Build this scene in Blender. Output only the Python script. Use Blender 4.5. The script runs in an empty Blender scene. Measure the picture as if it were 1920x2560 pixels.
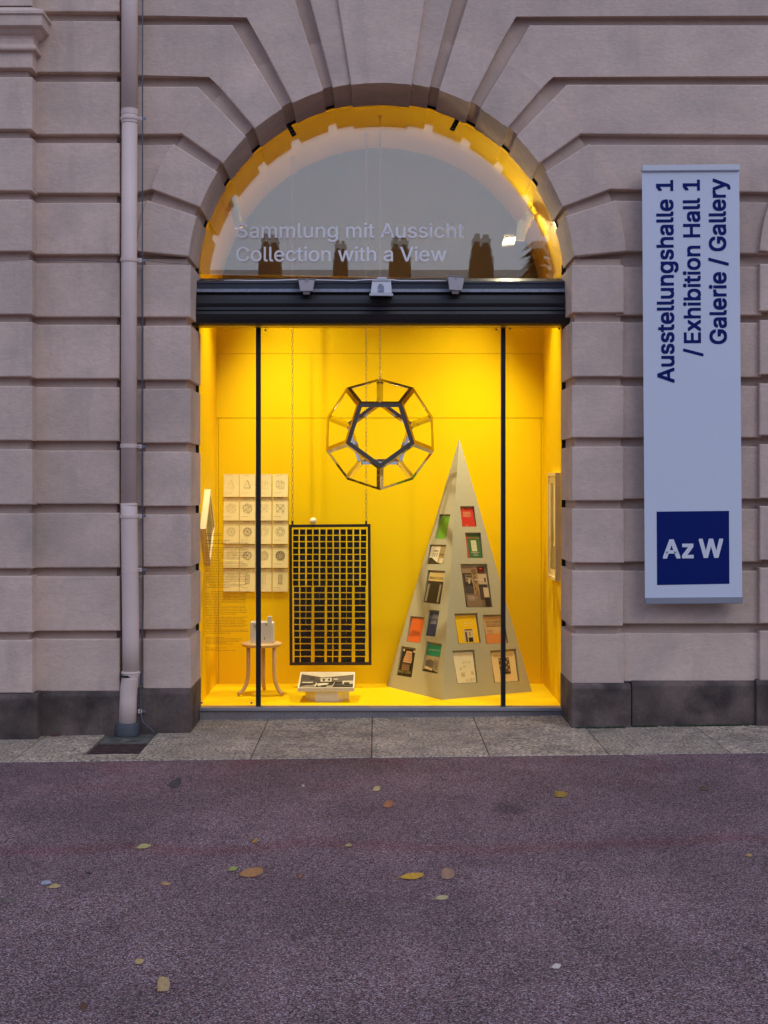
import bpy, bmesh, math, random, os
from mathutils import Vector, Matrix
random.seed(7)
sc = bpy.context.scene
COL = sc.collection
R = math.radians

# ------------------------------------------------------------------ camera
F, HX, HY, EYE = 3450.0, 938.0, 1210.0, 1.56      # focal length and vanishing point in photo pixels, eye height in metres
cam = bpy.data.cameras.new('camera')
co = bpy.data.objects.new('camera', cam); COL.objects.link(co)
co.location = (0, 0, EYE); co.rotation_euler = (R(90), 0, 0)
cam.sensor_fit = 'HORIZONTAL'; cam.sensor_width = 36; cam.lens = 36 * F / 1920
cam.shift_x = (960 - HX) / 1920; cam.shift_y = -(1280 - HY) / 1920
cam.clip_start = .05; cam.clip_end = 400
sc.camera = co

# ------------------------------------------------------------------ world, sun, exposure
w = bpy.data.worlds.new('World'); sc.world = w; w.use_nodes = True
nt = w.node_tree; bg = nt.nodes['Background']
sky = nt.nodes.new('ShaderNodeTexSky'); sky.sky_type = 'NISHITA'; sky.sun_disc = False
SUN_EL, SUN_ROT = R(38), R(150)
sky.sun_elevation = SUN_EL; sky.sun_rotation = SUN_ROT
mx = nt.nodes.new('ShaderNodeMixRGB'); mx.inputs[0].default_value = .85      # cloud cover over the clear sky
mx.inputs[2].default_value = (5.8, 6.9, 10.9, 1)
nt.links.new(sky.outputs[0], mx.inputs[1]); nt.links.new(mx.outputs[0], bg.inputs[0])
bg.inputs[1].default_value = .10
sd = bpy.data.lights.new('sun', 'SUN'); sd.energy = .5; sd.angle = R(30); sd.color = (1, .96, .97)
so = bpy.data.objects.new('sun', sd); COL.objects.link(so)
d = Vector((math.sin(SUN_ROT) * math.cos(SUN_EL), math.cos(SUN_ROT) * math.cos(SUN_EL), math.sin(SUN_EL)))
so.rotation_euler = d.to_track_quat('Z', 'Y').to_euler()
sc.view_settings.view_transform = 'Standard'; sc.view_settings.look = 'None'
sc.view_settings.exposure = 0.0; sc.view_settings.gamma = 1
sc.cycles.max_bounces = 14; sc.cycles.diffuse_bounces = 6; sc.cycles.glossy_bounces = 6
sc.cycles.transparent_max_bounces = 12

# ------------------------------------------------------------------ helpers
def P(px, py, Y):
    return Vector(((px - HX) * Y / F, Y, EYE - (py - HY) * Y / F))
def S(r, g, b):      # sRGB 0..255 to linear
    return tuple(((c / 255) / 12.92 if c <= 10 else ((c / 255 + .055) / 1.055) ** 2.4) for c in (r, g, b)) + (1,)
def gz(X): return .0247 + .0125 * X                                             # the ground rises gently to the right
def G(px, py):
    Y = 8.0
    for _ in range(6): Y = (EYE - gz((px - HX) * Y / F)) * F / (py - HY)
    X = (px - HX) * Y / F
    return Vector((X, Y, gz(X)))

def mat(name, col, rough=.7, metal=0, spec=.5, var=0, vscale=4, bump=0, bscale=60, stretch=(1, 1, 1), var2=0, v2scale=60, objvar=0, col2=None, fac2=.5, c2scale=2, trans=0):
    m = bpy.data.materials.new(name); m.use_nodes = True
    t = m.node_tree; b = t.nodes['Principled BSDF']; L = t.links.new
    b.inputs['Base Color'].default_value = col; b.inputs['Roughness'].default_value = rough
    b.inputs['Metallic'].default_value = metal; b.inputs['Specular IOR Level'].default_value = spec
    if trans: b.inputs['Transmission Weight'].default_value = trans
    geo = t.nodes.new('ShaderNodeNewGeometry'); mp = t.nodes.new('ShaderNodeMapping'); mp.inputs['Scale'].default_value = stretch
    L(geo.outputs['Position'], mp.inputs[0])
    cur = None
    def noise(s, det=5):
        n = t.nodes.new('ShaderNodeTexNoise'); n.inputs['Scale'].default_value = s; n.inputs['Detail'].default_value = det
        L(mp.outputs[0], n.inputs[0]); return n.outputs[0]
    def maprange(src, lo, hi, a=.3, c=.7):
        r = t.nodes.new('ShaderNodeMapRange'); r.inputs[1].default_value = a; r.inputs[2].default_value = c
        r.inputs[3].default_value = lo; r.inputs[4].default_value = hi; L(src, r.inputs[0]); return r.outputs[0]
    def mul(colsrc, f):
        v = t.nodes.new('ShaderNodeVectorMath'); v.operation = 'SCALE'
        if colsrc is None: v.inputs[0].default_value = col[:3]
        else: L(colsrc, v.inputs[0])
        L(f, v.inputs['Scale']); return v.outputs[0]
    if col2 is not None:
        q = t.nodes.new('ShaderNodeMixRGB'); q.inputs[1].default_value = col; q.inputs[2].default_value = col2
        L(maprange(noise(c2scale, 6), 0, fac2, .45, .7), q.inputs[0]); cur = q.outputs[0]
    if var: cur = mul(cur, maprange(noise(vscale), 1 - var, 1 + var))
    if var2: cur = mul(cur, maprange(noise(v2scale, 3), 1 - var2, 1 + var2))
    if objvar:
        oi = t.nodes.new('ShaderNodeObjectInfo'); cur = mul(cur, maprange(oi.outputs['Random'], 1 - objvar, 1 + objvar, 0, 1))
    if cur is not None: L(cur, b.inputs['Base Color'])
    if bump:
        bp = t.nodes.new('ShaderNodeBump'); bp.inputs['Strength'].default_value = 1; bp.inputs['Distance'].default_value = bump
        L(noise(bscale, 6), bp.inputs['Height']); L(bp.outputs[0], b.inputs['Normal'])
    return m
_cc = {}
def mc(rgb, rough=.5):
    k = (rgb, rough)
    if k not in _cc: _cc[k] = mat('print_%d_%d_%d' % rgb, S(*rgb), rough)
    return _cc[k]

def thing(name, label, cat, loc=(0, 0, 0), group=None, rot=None):
    o = bpy.data.objects.new(name, None); COL.objects.link(o); o.location = loc
    if rot: o.rotation_euler = rot
    o['label'] = label; o['category'] = cat
    if group: o['group'] = group
    o.empty_display_size = .1
    return o
def tag(o, label=None, cat=None, group=None, kind=None):
    if label: o['label'] = label
    if cat: o['category'] = cat
    if group: o['group'] = group
    if kind: o['kind'] = kind
    return o
bpy.context.view_layer.update()
def root_loc(p):
    v = Vector((0, 0, 0))
    while p: v += p.location; p = p.parent
    return v
def link(name, me, parent=None, loc=None):
    o = bpy.data.objects.new(name, me); COL.objects.link(o)
    if parent: o.parent = parent
    if loc is not None: o.location = loc
    return o
def mesh(name, vs, fs, m, parent=None, smooth=False, mats=None, mi=None, loc=None):
    """verts are world coordinates; loc = wanted origin of the new object (world)"""
    base = root_loc(parent) if parent else Vector((0, 0, 0))
    org = Vector(loc) if loc is not None else base
    me = bpy.data.meshes.new(name)
    me.from_pydata([tuple(Vector(v) - org) for v in vs], [], fs)
    for q in (mats or [m]): me.materials.append(q)
    if mi: me.polygons.foreach_set('material_index', mi)
    if smooth: me.polygons.foreach_set('use_smooth', [True] * len(me.polygons))
    me.update()
    return link(name, me, parent, org - base)
def prism(name, poly, y0, y1, m, parent=None, bev=.008, jit=0, seg=2):
    """poly: (x,z) pairs, extruded from the front plane y0 to y1; front edges softened"""
    bm = bmesh.new(); base = root_loc(parent) if parent else Vector((0, 0, 0))
    poly = [(x + random.uniform(-jit, jit), z + random.uniform(-jit, jit)) for x, z in poly]
    A = sum(poly[i][0] * poly[(i + 1) % len(poly)][1] - poly[(i + 1) % len(poly)][0] * poly[i][1] for i in range(len(poly)))
    if A < 0: poly = poly[::-1]
    fr = [bm.verts.new(Vector((x, y0, z)) - base) for x, z in poly]
    bk = [bm.verts.new(Vector((x, y1, z)) - base) for x, z in poly]
    f = bm.faces.new(fr); bm.faces.new(bk[::-1])
    n = len(poly)
    for i in range(n): bm.faces.new((fr[i], bk[i], bk[(i + 1) % n], fr[(i + 1) % n]))
    if bev:
        es = [e for e in bm.edges if all(v in set(fr) for v in e.verts)]
        fs = set(fr)
        for e in bm.edges:
            a, b = e.verts
            if (a in fs) != (b in fs) and len(e.link_faces) == 2 and e.calc_face_angle(0) > .35: es.append(e)
        bmesh.ops.bevel(bm, geom=es, offset=bev, segments=seg, affect='EDGES', profile=.5, clamp_overlap=True)
    bmesh.ops.recalc_face_normals(bm, faces=bm.faces)
    me = bpy.data.meshes.new(name); bm.to_mesh(me); bm.free(); me.materials.append(m)
    return link(name, me, parent)
def box(name, a, b, m, parent=None, bev=0):
    (x0, y0, z0), (x1, y1, z1) = a, b
    return prism(name, [(x0, z0), (x1, z0), (x1, z1), (x0, z1)], y0, y1, m, parent, bev)
def tube_data(pts, r, n=8, closed=False):
    vs, fs = [], []; pts = [Vector(p) for p in pts]; N = len(pts)
    rr = r if isinstance(r, (list, tuple)) else [r] * N
    up = None
    for i, p in enumerate(pts):
        if closed: t = pts[(i + 1) % N] - pts[i - 1]
        else: t = pts[min(i + 1, N - 1)] - pts[max(i - 1, 0)]
        t.normalize()
        if up is None: up = Vector((0, 0, 1)) if abs(t.z) < .9 else Vector((1, 0, 0))
        a = t.cross(up).normalized(); b = a.cross(t).normalized(); up = b
        for k in range(n):
            q = 2 * math.pi * k / n
            vs.append(p + (a * math.cos(q) + b * math.sin(q)) * rr[i])
    for i in range(N if closed else N - 1):
        j = (i + 1) % N
        for k in range(n):
            l = (k + 1) % n
            fs.append((i * n + k, i * n + l, j * n + l, j * n + k))
    if not closed: fs += [tuple(range(n))[::-1], tuple(range((N - 1) * n, N * n))]
    return vs, fs
def tube(name, pts, r, m, parent=None, n=8, closed=False, loc=None):
    vs, fs = tube_data(pts, r, n, closed)
    return mesh(name, vs, fs, m, parent, smooth=True, loc=loc)
def lathe(name, prof, c, m, parent=None, n=32, axis=Vector((0, 0, 1)), loc=None):
    """prof: (radius, height) pairs"""
    axis = Vector(axis).normalized(); u = axis.orthogonal().normalized(); v = axis.cross(u); c = Vector(c)
    vs, fs = [], []
    for r, h in prof:
        for k in range(n):
            q = 2 * math.pi * k / n; vs.append(c + axis * h + (u * math.cos(q) + v * math.sin(q)) * r)
    for i in range(len(prof) - 1):
        for k in range(n):
            l = (k + 1) % n; fs.append((i * n + k, i * n + l, (i + 1) * n + l, (i + 1) * n + k))
    fs += [tuple(range(n))[::-1], tuple(range((len(prof) - 1) * n, len(prof) * n))]
    o = mesh(name, vs, fs, m, parent, loc=loc)
    me = o.data; me.polygons.foreach_set('use_smooth', [True] * len(me.polygons))
    me.set_sharp_from_angle(angle=R(35)) if hasattr(me, 'set_sharp_from_angle') else None
    return o
def obox(name, o0, u, v, wv, m, parent=None):
    """box from corner o0 with edge vectors u, v, wv"""
    o0, u, v, wv = map(Vector, (o0, u, v, wv))
    vs = [o0 + u * i + v * j + wv * k for k in (0, 1) for j in (0, 1) for i in (0, 1)]
    fs = [(0, 2, 3, 1), (4, 5, 7, 6), (0, 1, 5, 4), (2, 6, 7, 3), (0, 4, 6, 2), (1, 3, 7, 5)]
    return mesh(name, vs, fs, m, parent)
def patches(name, O, U, V, N, lst, parent, lift=.0006):
    """flat print: quads or polygons in (u,v) 0..1 over the sheet O,U,V, each a hair above the one before"""
    vs, fs, ms, mi = [], [], [], []
    for k, (poly, rgb) in enumerate(lst):
        if len(poly) == 4 and not isinstance(poly[0], tuple): a, b, c, e = poly; poly = [(a, b), (c, b), (c, e), (a, e)]
        i0 = len(vs)
        for (u, v) in poly: vs.append(O + U * u + V * v + N * (lift * .5 + lift * .25 * k))
        fs.append(tuple(range(i0, i0 + len(poly))))
        m = mc(rgb)
        if m not in ms: ms.append(m)
        mi.append(ms.index(m))
    return mesh(name, vs, fs, None, parent, mats=ms, mi=mi)
FONT = None
try:
    for rt in ('LOCAL', 'SYSTEM'):
        fp = os.path.join(bpy.utils.resource_path(rt), 'datafiles', 'fonts', 'Inter.woff2')
        if os.path.exists(fp): FONT = bpy.data.fonts.load(fp); break
except Exception: FONT = None
def text_mesh(s, off=0, res=2, fnt=True):
    cu = bpy.data.curves.new('t', 'FONT'); cu.body = s; cu.resolution_u = res
    if FONT and fnt: cu.font = FONT
    o = bpy.data.objects.new('t', cu); COL.objects.link(o)
    dg = bpy.context.evaluated_depsgraph_get()
    me = bpy.data.meshes.new_from_object(o.evaluated_get(dg))
    bpy.data.objects.remove(o); bpy.data.curves.remove(cu)
    return me
_H = {}
def text(name, s, m, parent, O, U, V, N, width, cap, off=0, res=2, centre=False, th=0):
    """letters laid on the plane O + U*x + V*y, scaled to the given width and capital height (metres)"""
    if off not in _H:
        h = text_mesh('H'); _H[off] = 2 * off + max(v.co.y for v in h.vertices) - min(v.co.y for v in h.vertices)
    me = text_mesh(s, 0, res)
    # strokes of one letter may overlap: give every loose piece its own hair of height
    bm = bmesh.new(); bm.from_mesh(me); seen = set(); k = 0
    for v0 in bm.verts:
        if v0 in seen: continue
        st = [v0]; seen.add(v0)
        while st:
            v = st.pop(); v.co.z = (k % 5) * .18
            for e in v.link_edges:
                q = e.other_vert(v)
                if q not in seen: seen.add(q); st.append(q)
        k += 1
    bm.to_mesh(me); bm.free()
    if off:          # heavier weight: copies nudged sideways, each a hair above the last
        bm = bmesh.new(); n0 = me
        for k, (a, b) in enumerate([(0, 0), (1, 0)] if res == 1 else [(0, 0), (1, 0), (-1, 0), (0, 1), (0, -1), (1, 1), (-1, 1), (1, -1), (-1, -1)]):
            i0 = len(bm.verts); bm.from_mesh(n0); bm.verts.ensure_lookup_table()
            for v in bm.verts[i0:]: v.co.x += a * off; v.co.y += b * off; v.co.z += k
        bm.to_mesh(me); bm.free()
    xs = [v.co.x for v in me.vertices]; x0, x1 = min(xs), max(xs)
    sy = cap / _H[off]; sx = width / (x1 - x0) if width else sy
    U, V, N, O = map(Vector, (U, V, N, O)); base = root_loc(parent) if parent else Vector((0, 0, 0))
    shift = (x1 - x0) * sx / 2 if centre else 0
    for v in me.vertices:
        v.co = O + U * ((v.co.x - x0) * sx - shift) + V * (v.co.y * sy) + N * (.0006 + .00004 * v.co.z) - base
    me.materials.clear(); me.materials.append(m)
    if th:
        bm = bmesh.new(); bm.from_mesh(me)
        r = bmesh.ops.extrude_face_region(bm, geom=bm.faces[:])
        for e in r['geom']:
            if isinstance(e, bmesh.types.BMVert): e.co += N * th
        bm.to_mesh(me); bm.free()
    me.name = name
    return link(name, me, parent)

X3, Z3, YM = Vector((1, 0, 0)), Vector((0, 0, 1)), Vector((0, -1, 0))

# ------------------------------------------------------------------ materials
PLASTER = mat('plaster', (.625, .475, .38, 1), .9, spec=.2, var=.08, vscale=2.2, var2=.05, v2scale=26, bump=.0028, bscale=44, stretch=(1, 1, 1.5), objvar=.05, col2=(.45, .37, .30, 1), fac2=.4, c2scale=3.5)
def weather(m, dark, amt):
    t = m.node_tree; b = t.nodes['Principled BSDF']; L = t.links.new; src = b.inputs['Base Color'].links[0].from_socket
    geo = t.nodes.new('ShaderNodeNewGeometry')
    def n(sc_, st, lo, hi, a, c, det=6):
        mp = t.nodes.new('ShaderNodeMapping'); mp.inputs['Scale'].default_value = st; L(geo.outputs['Position'], mp.inputs[0])
        q = t.nodes.new('ShaderNodeTexNoise'); q.inputs['Scale'].default_value = sc_; q.inputs['Detail'].default_value = det; q.inputs['Roughness'].default_value = .65; L(mp.outputs[0], q.inputs[0])
        r = t.nodes.new('ShaderNodeMapRange'); r.inputs[1].default_value = lo; r.inputs[2].default_value = hi; r.inputs[3].default_value = a; r.inputs[4].default_value = c; L(q.outputs[0], r.inputs[0]); return r.outputs[0]
    def mth(op, a, c):
        q = t.nodes.new('ShaderNodeMath'); q.operation = op; L(a, q.inputs[0]); L(c, q.inputs[1]); return q.outputs[0]
    streak = n(5, (1, 1, .22), .52, .74, 0, amt); blot = n(1.6, (1, 1, 1), .5, .72, 0, amt * .9); speck = n(34, (1, 1, 1), .70, .76, 0, amt * 1.3, 3)
    f = mth('MAXIMUM', mth('MAXIMUM', streak, blot), speck)
    x = t.nodes.new('ShaderNodeMixRGB'); L(f, x.inputs[0]); L(src, x.inputs[1]); x.inputs[2].default_value = dark; L(x.outputs[0], b.inputs['Base Color'])
weather(PLASTER, (.33, .27, .235, 1), .42)
BACKPL = mat('groove_plaster', (.54, .41, .33, 1), .9, spec=.2, var=.1, vscale=5, bump=.003, bscale=50)
STONE = mat('plinth_stone', (.135, .098, .080, 1), .75, spec=.3, var=.35, vscale=3.5, var2=.12, v2scale=60, bump=.002, bscale=90, objvar=.1, col2=(.05, .038, .033, 1), fac2=1, c2scale=6)
weather(STONE, (.045, .038, .032, 1), .7)
SLAB = mat('granite_slab', (.42, .335, .235, 1), .85, spec=.25, var=.18, vscale=3, var2=.75, v2scale=62, bump=.005, bscale=80, objvar=.08, col2=(.26, .21, .165, 1), fac2=.8, c2scale=9)
weather(SLAB, (.15, .13, .105, 1), .55)
YEL = mat('yellow_paint', (.88, .585, .001, 1), .6, spec=.08, var=.015, vscale=1.5)
DARKW = mat('dark_gallery_wall', (.25, .195, .075, 1), .9, spec=.1, var=.05)
BLACK = mat('black_metal', (.012, .012, .013, 1), .45, spec=.4)
SHUT = mat('charcoal_coated_metal', (.017, .015, .014, 1), .38, spec=.5, var=.06, vscale=5)
NAVY = mat('blue_grey_metal', (.030, .034, .048, 1), .5, spec=.5, var=.1, vscale=9)
GALV = mat('galvanised_steel', (.21, .22, .25, 1), .45, metal=.6, var=.18, vscale=40, var2=.1, v2scale=120)
ALU = mat('aluminium', (.42, .42, .44, 1), .4, metal=.7, var=.06)
THRESH = mat('grey_threshold', (.21, .185, .18, 1), .7, var=.12, vscale=8, var2=.2, v2scale=90)
PIPE = mat('painted_pipe', (.70, .55, .47, 1), .5, spec=.45, var=.05, vscale=4, bump=.0006, bscale=15)
SLEEVE = mat('blue_grey_plastic', (.065, .07, .075, 1), .6, var=.1)
WIRE = mat('zinc_wire', (.10, .10, .12, 1), .5, metal=.4)
BANNER = mat('banner_fabric', (.62, .66, .735, 1), .6, spec=.3, var=.015, vscale=2)
BLUE = mat('blue_print', (.003, .013, .125, 1), .6, spec=.12)
WHITEP = mat('white_vinyl', (.86, .85, .86, 1), .6, spec=.2)
WHITEM = mat('white_plastic_housing', (.55, .54, .55, 1), .45, var=.03)
GREYH = mat('grey_plastic_housing', (.50, .47, .46, 1), .5, var=.05)
PAPER = mat('cream_paper', (.86, .72, .33, 1), .8, spec=.1, objvar=.03)
LINE1 = mat('faint_ink', (.47, .38, .18, 1), .8); LINE2 = mat('dark_ink', (.16, .13, .07, 1), .8)
INFO = mat('brown_lettering', (.035, .018, .004, 1), .6)
WOOD = mat('light_beech', (.62, .40, .17, 1), .5, spec=.4, var=.12, vscale=6, stretch=(1, 1, .2), bump=.0003, bscale=80)
CHALK = mat('white_card', (.78, .74, .62, 1), .8)
GLOSSW = mat('white_acrylic', (.72, .68, .60, 1), .12, spec=.8)
IRON = mat('blackened_iron', (.010, .008, .008, 1), .42, metal=.3, spec=.5, objvar=.4)
IRONF = mat('dark_iron_frame', (.028, .016, .009, 1), .42, spec=.5, var=.2, vscale=20)
CHAINM = mat('steel_chain', (.42, .36, .26, 1), .3, metal=1)
BRASS = mat('polished_metal', (.66, .61, .52, 1), .07, metal=1)
PYR = mat('grey_beige_lacquer', (.46, .43, .26, 1), .5, spec=.3, var=.02)
FRAMEW = mat('pale_wood_frame', (.80, .62, .30, 1), .5)
PRINTD = mat('olive_print', (.30, .24, .10, 1), .6, var=.12, vscale=30)
DRAIN = mat('rusty_iron', (.055, .026, .022, 1), .8, var=.3, vscale=25, bump=.001, bscale=80)
CONC = mat('mossy_concrete', (.085, .078, .055, 1), .95, var=.4, vscale=14, bump=.004, bscale=40, col2=(.14, .13, .12, 1), fac2=1, c2scale=12)
MOSS = mat('moss', (.018, .035, .010, 1), .95, var=.4, vscale=30)
ROOF = mat('dark_roof', (.05, .045, .04, 1), .9, var=.2, vscale=1); OPPW = mat('opposite_wall', (.30, .25, .22, 1), .9, var=.1, vscale=.5)

def glass(name, refl, ior=1.5):
    m = bpy.data.materials.new(name); m.use_nodes = True; t = m.node_tree; t.nodes.clear()
    o = t.nodes.new('ShaderNodeOutputMaterial'); a = t.nodes.new('ShaderNodeBsdfTransparent'); a.inputs[0].default_value = (.93, .94, .93, 1)
    g = t.nodes.new('ShaderNodeBsdfGlossy'); g.inputs['Roughness'].default_value = .0; g.inputs[0].default_value = (1, .94, .76, 1)
    f = t.nodes.new('ShaderNodeFresnel'); f.inputs[0].default_value = ior
    ad = t.nodes.new('ShaderNodeMath'); ad.operation = 'ADD'; ad.inputs[1].default_value = refl; ad.use_clamp = True
    mi = t.nodes.new('ShaderNodeMixShader')
    t.links.new(f.outputs[0], ad.inputs[0]); t.links.new(ad.outputs[0], mi.inputs[0])
    t.links.new(a.outputs[0], mi.inputs[1]); t.links.new(g.outputs[0], mi.inputs[2]); t.links.new(mi.outputs[0], o.inputs[0])
    return m
GLASS = glass('coated_glass', .078); GLASSL = glass('clear_glass', .0, 1.22)

def asphalt():
    m = bpy.data.materials.new('reddish_asphalt'); m.use_nodes = True; t = m.node_tree; b = t.nodes['Principled BSDF']; L = t.links.new
    geo = t.nodes.new('ShaderNodeNewGeometry'); pos = geo.outputs['Position']
    v = t.nodes.new('ShaderNodeTexVoronoi'); v.inputs['Scale'].default_value = 175; L(pos, v.inputs[0])
    v2 = t.nodes.new('ShaderNodeTexVoronoi'); v2.inputs['Scale'].default_value = 230; L(pos, v2.inputs[0])
    sep = t.nodes.new('ShaderNodeSeparateColor'); L(v.outputs['Color'], sep.inputs[0])
    cr = t.nodes.new('ShaderNodeValToRGB'); L(sep.outputs[0], cr.inputs[0])
    e = cr.color_ramp.elements; e[0].position = .12; e[0].color = (.10, .052, .052, 1); e[1].position = .62; e[1].color = (.245, .14, .14, 1)
    for p_, c_ in ((.88, (.33, .22, .21, 1)), (.985, (.40, .32, .32, 1))):
        q = e.new(p_); q.color = c_
    def nz(s, sx=(1, 1, 1), det=5):
        mp = t.nodes.new('ShaderNodeMapping'); mp.inputs['Scale'].default_value = sx; L(pos, mp.inputs[0])
        n = t.nodes.new('ShaderNodeTexNoise'); n.inputs['Scale'].default_value = s; n.inputs['Detail'].default_value = det; L(mp.outputs[0], n.inputs[0]); return n.outputs[0]
    def mr(src, a, c, lo, hi):
        r = t.nodes.new('ShaderNodeMapRange'); r.inputs[1].default_value = a; r.inputs[2].default_value = c; r.inputs[3].default_value = lo; r.inputs[4].default_value = hi; L(src, r.inputs[0]); return r.outputs[0]
    def scale(c, f):
        x = t.nodes.new('ShaderNodeVectorMath'); x.operation = 'SCALE'; L(c, x.inputs[0]); L(f, x.inputs['Scale']); return x.outputs[0]
    c = scale(cr.outputs[0], mr(nz(1.1), .3, .7, .90, 1.42)); c = scale(c, mr(nz(5, (1, .6, 1)), .3, .7, .88, 1.12))
    # dark gaps between the stones
    c = scale(c, mr(v.outputs['Distance'], .40, .75, 1.06, .25))
    # reddish worn patches near the pavement and along an old seam
    sx = t.nodes.new('ShaderNodeSeparateXYZ'); L(pos, sx.inputs[0])
    wob = t.nodes.new('ShaderNodeMath'); wob.operation = 'MULTIPLY_ADD'; L(nz(.9, (1, .2, 1), 3), wob.inputs[0]); wob.inputs[1].default_value = .9; L(sx.outputs[1], wob.inputs[2])
    ab = t.nodes.new('ShaderNodeMath'); ab.operation = 'SUBTRACT'; L(wob.outputs[0], ab.inputs[0]); ab.inputs[1].default_value = 6.29
    ab2 = t.nodes.new('ShaderNodeMath'); ab2.operation = 'ABSOLUTE'; L(ab.outputs[0], ab2.inputs[0])
    seam = mr(ab2.outputs[0], .015, .10, .55, 0)
    near = t.nodes.new('ShaderNodeMath'); near.operation = 'MULTIPLY'; L(mr(sx.outputs[1], 6.6, 7.5, 0, 1), near.inputs[0]); L(mr(nz(3.2), .5, .68, 0, .55), near.inputs[1])
    mxx = t.nodes.new('ShaderNodeMath'); mxx.operation = 'MAXIMUM'; L(seam, mxx.inputs[0]); L(near.outputs[0], mxx.inputs[1])
    q = t.nodes.new('ShaderNodeMixRGB'); q.blend_type = 'MULTIPLY'; L(mxx.outputs[0], q.inputs[0]); L(c, q.inputs[1]); q.inputs[2].default_value = (1.0, .60, .60, 1)
    # oil spot
    st = G(1271, 2022); mp = t.nodes.new('ShaderNodeMapping'); mp.inputs['Location'].default_value = (-st.x * 9, -st.y * 6, 0); mp.inputs['Scale'].default_value = (9, 6, 0); L(pos, mp.inputs[0])
    ln = t.nodes.new('ShaderNodeVectorMath'); ln.operation = 'LENGTH'; L(mp.outputs[0], ln.inputs[0])
    c3 = scale(q.outputs[0], mr(ln.outputs['Value'], .35, 1.0, .55, 1))
    L(c3, b.inputs['Base Color']); b.inputs['Roughness'].default_value = .8; b.inputs['Specular IOR Level'].default_value = .35
    hh = t.nodes.new('ShaderNodeMath'); hh.operation = 'ADD'; L(v.outputs['Distance'], hh.inputs[0]); L(v2.outputs['Distance'], hh.inputs[1])
    bp = t.nodes.new('ShaderNodeBump'); bp.invert = True; bp.inputs['Distance'].default_value = .004; bp.inputs['Strength'].default_value = .8; L(hh.outputs[0], bp.inputs['Height']); L(bp.outputs[0], b.inputs['Normal'])
    return m
ASPH = asphalt()

# ------------------------------------------------------------------ ground and pavement
def sheet(name, x0, x1, y0, y1, dz, m, parent=None):
    return mesh(name, [(x0, y0, gz(x0) + dz), (x1, y0, gz(x1) + dz), (x1, y1, gz(x1) + dz), (x0, y1, gz(x0) + dz)], [(0, 1, 2, 3)], m, parent)
tag(sheet('ground', -60, 60, -60, 7.735, 0, ASPH), kind='structure')
pav = tag(sheet('pavement', -9, 9, 7.735, 9.3, -.010, BLACK), kind='structure')
YF = 7.74
def slab(x0, x1, y0, y1, dz=.004):
    g = .0025
    x0 += g; x1 -= g; y0 += g; y1 -= g
    bm = bmesh.new()
    nx = 3
    vs = [(x0, y0), (x1, y0), (x1, y1), (x0, y1)]
    t1 = random.uniform(-.0015, .0015)
    top = [bm.verts.new((x, y, gz(x) + dz + t1 * (1 if x == x0 else -1))) for x, y in vs]
    bot = [bm.verts.new((x, y, gz(x) - .06)) for x, y in vs]
    bm.faces.new(top)
    for i in range(4): bm.faces.new((top[i], bot[i], bot[(i + 1) % 4], top[(i + 1) % 4]))
    ed = [e for e in bm.edges if e.verts[0] in top and e.verts[1] in top]
    bmesh.ops.bevel(bm, geom=ed, offset=.003, segments=1, affect='EDGES')
    bmesh.ops.recalc_face_normals(bm, faces=bm.faces)
    me = bpy.data.meshes.new('paving_slab'); bm.to_mesh(me); bm.free(); me.materials.append(SLAB)
    return link('paving_slab', me, pav)
JX = [-4.12, -3.42, -2.73, -2.045, -1.67, -1.358, -.70, -.02, .641, 1.31, 1.99, 2.68, 3.36, 4.05]
for a, b in zip(JX[:-1], JX[1:]):
    if a == -1.67:
        slab(a, b, YF, 7.925); continue
    slab(a, b, YF, 9.1 if -1.4 < a < 1.2 else 8.72)
dr = thing('drain_cover', 'rusty ribbed square drain cover beside the foot of the downpipe', 'drain cover', (-1.51, 8.09, gz(-1.51)))
mesh('concrete_surround', [(-1.667, 7.93, gz(-1.667) - .002), (-1.361, 7.93, gz(-1.361) - .002), (-1.361, 8.7, gz(-1.361) - .002), (-1.667, 8.7, gz(-1.667) - .002)], [(0, 1, 2, 3)], CONC, dr)
def gbox(name, x0, x1, y0, y1, z0, z1, m, p):
    vs = [(x, y, gz(x) + z) for z in (z0, z1) for y in (y0, y1) for x in (x0, x1)]
    return mesh(name, vs, [(0, 2, 3, 1), (4, 5, 7, 6), (0, 1, 5, 4), (2, 6, 7, 3), (0, 4, 6, 2), (1, 3, 7, 5)], m, p)
gbox('cover_plate', -1.645, -1.375, 7.935, 8.24, -.02, .002, DRAIN, dr)
for i in range(6):
    for j in range(2):
        gbox('rib', -1.632 + j * .127 + .003, -1.632 + (j + 1) * .127 - .003, 7.955 + i * .046, 7.955 + i * .046 + .024, .002, .007, DRAIN, dr)
for q in ((-1.652, -1.645), (-1.375, -1.368)): gbox('rim', q[0], q[1], 7.930, 8.245, -.02, .006, DRAIN, dr)

# ------------------------------------------------------------------ facade
fac = thing('arched_building', 'mauve grey rusticated building front with a wide arched display opening', 'building', (0, 8.6, 0))
QY, FY, AY, BY = 8.60, 8.622, 8.555, 8.44
CX, CY, RI, RO = 953.0, 688.0, 484.0, 616.0
def ring(a, r, flip=False): return ((CX + r * math.cos(R(a))) if flip else (CX - r * math.cos(R(a))), CY - r * math.sin(R(a)))
def toXZ(pts, Y): return [(P(x, y, Y).x, P(x, y, Y).z) for x, y in pts]
def blk(name, pts, y0, y1, m=PLASTER, bev=.008, jit=.0015): return prism(name, toXZ(pts, y0), y0, y1, m, fac, bev, jit)
def rect(x0, x1, y0, y1): return [(x0, y1), (x1, y1), (x1, y0), (x0, y0)]
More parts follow.
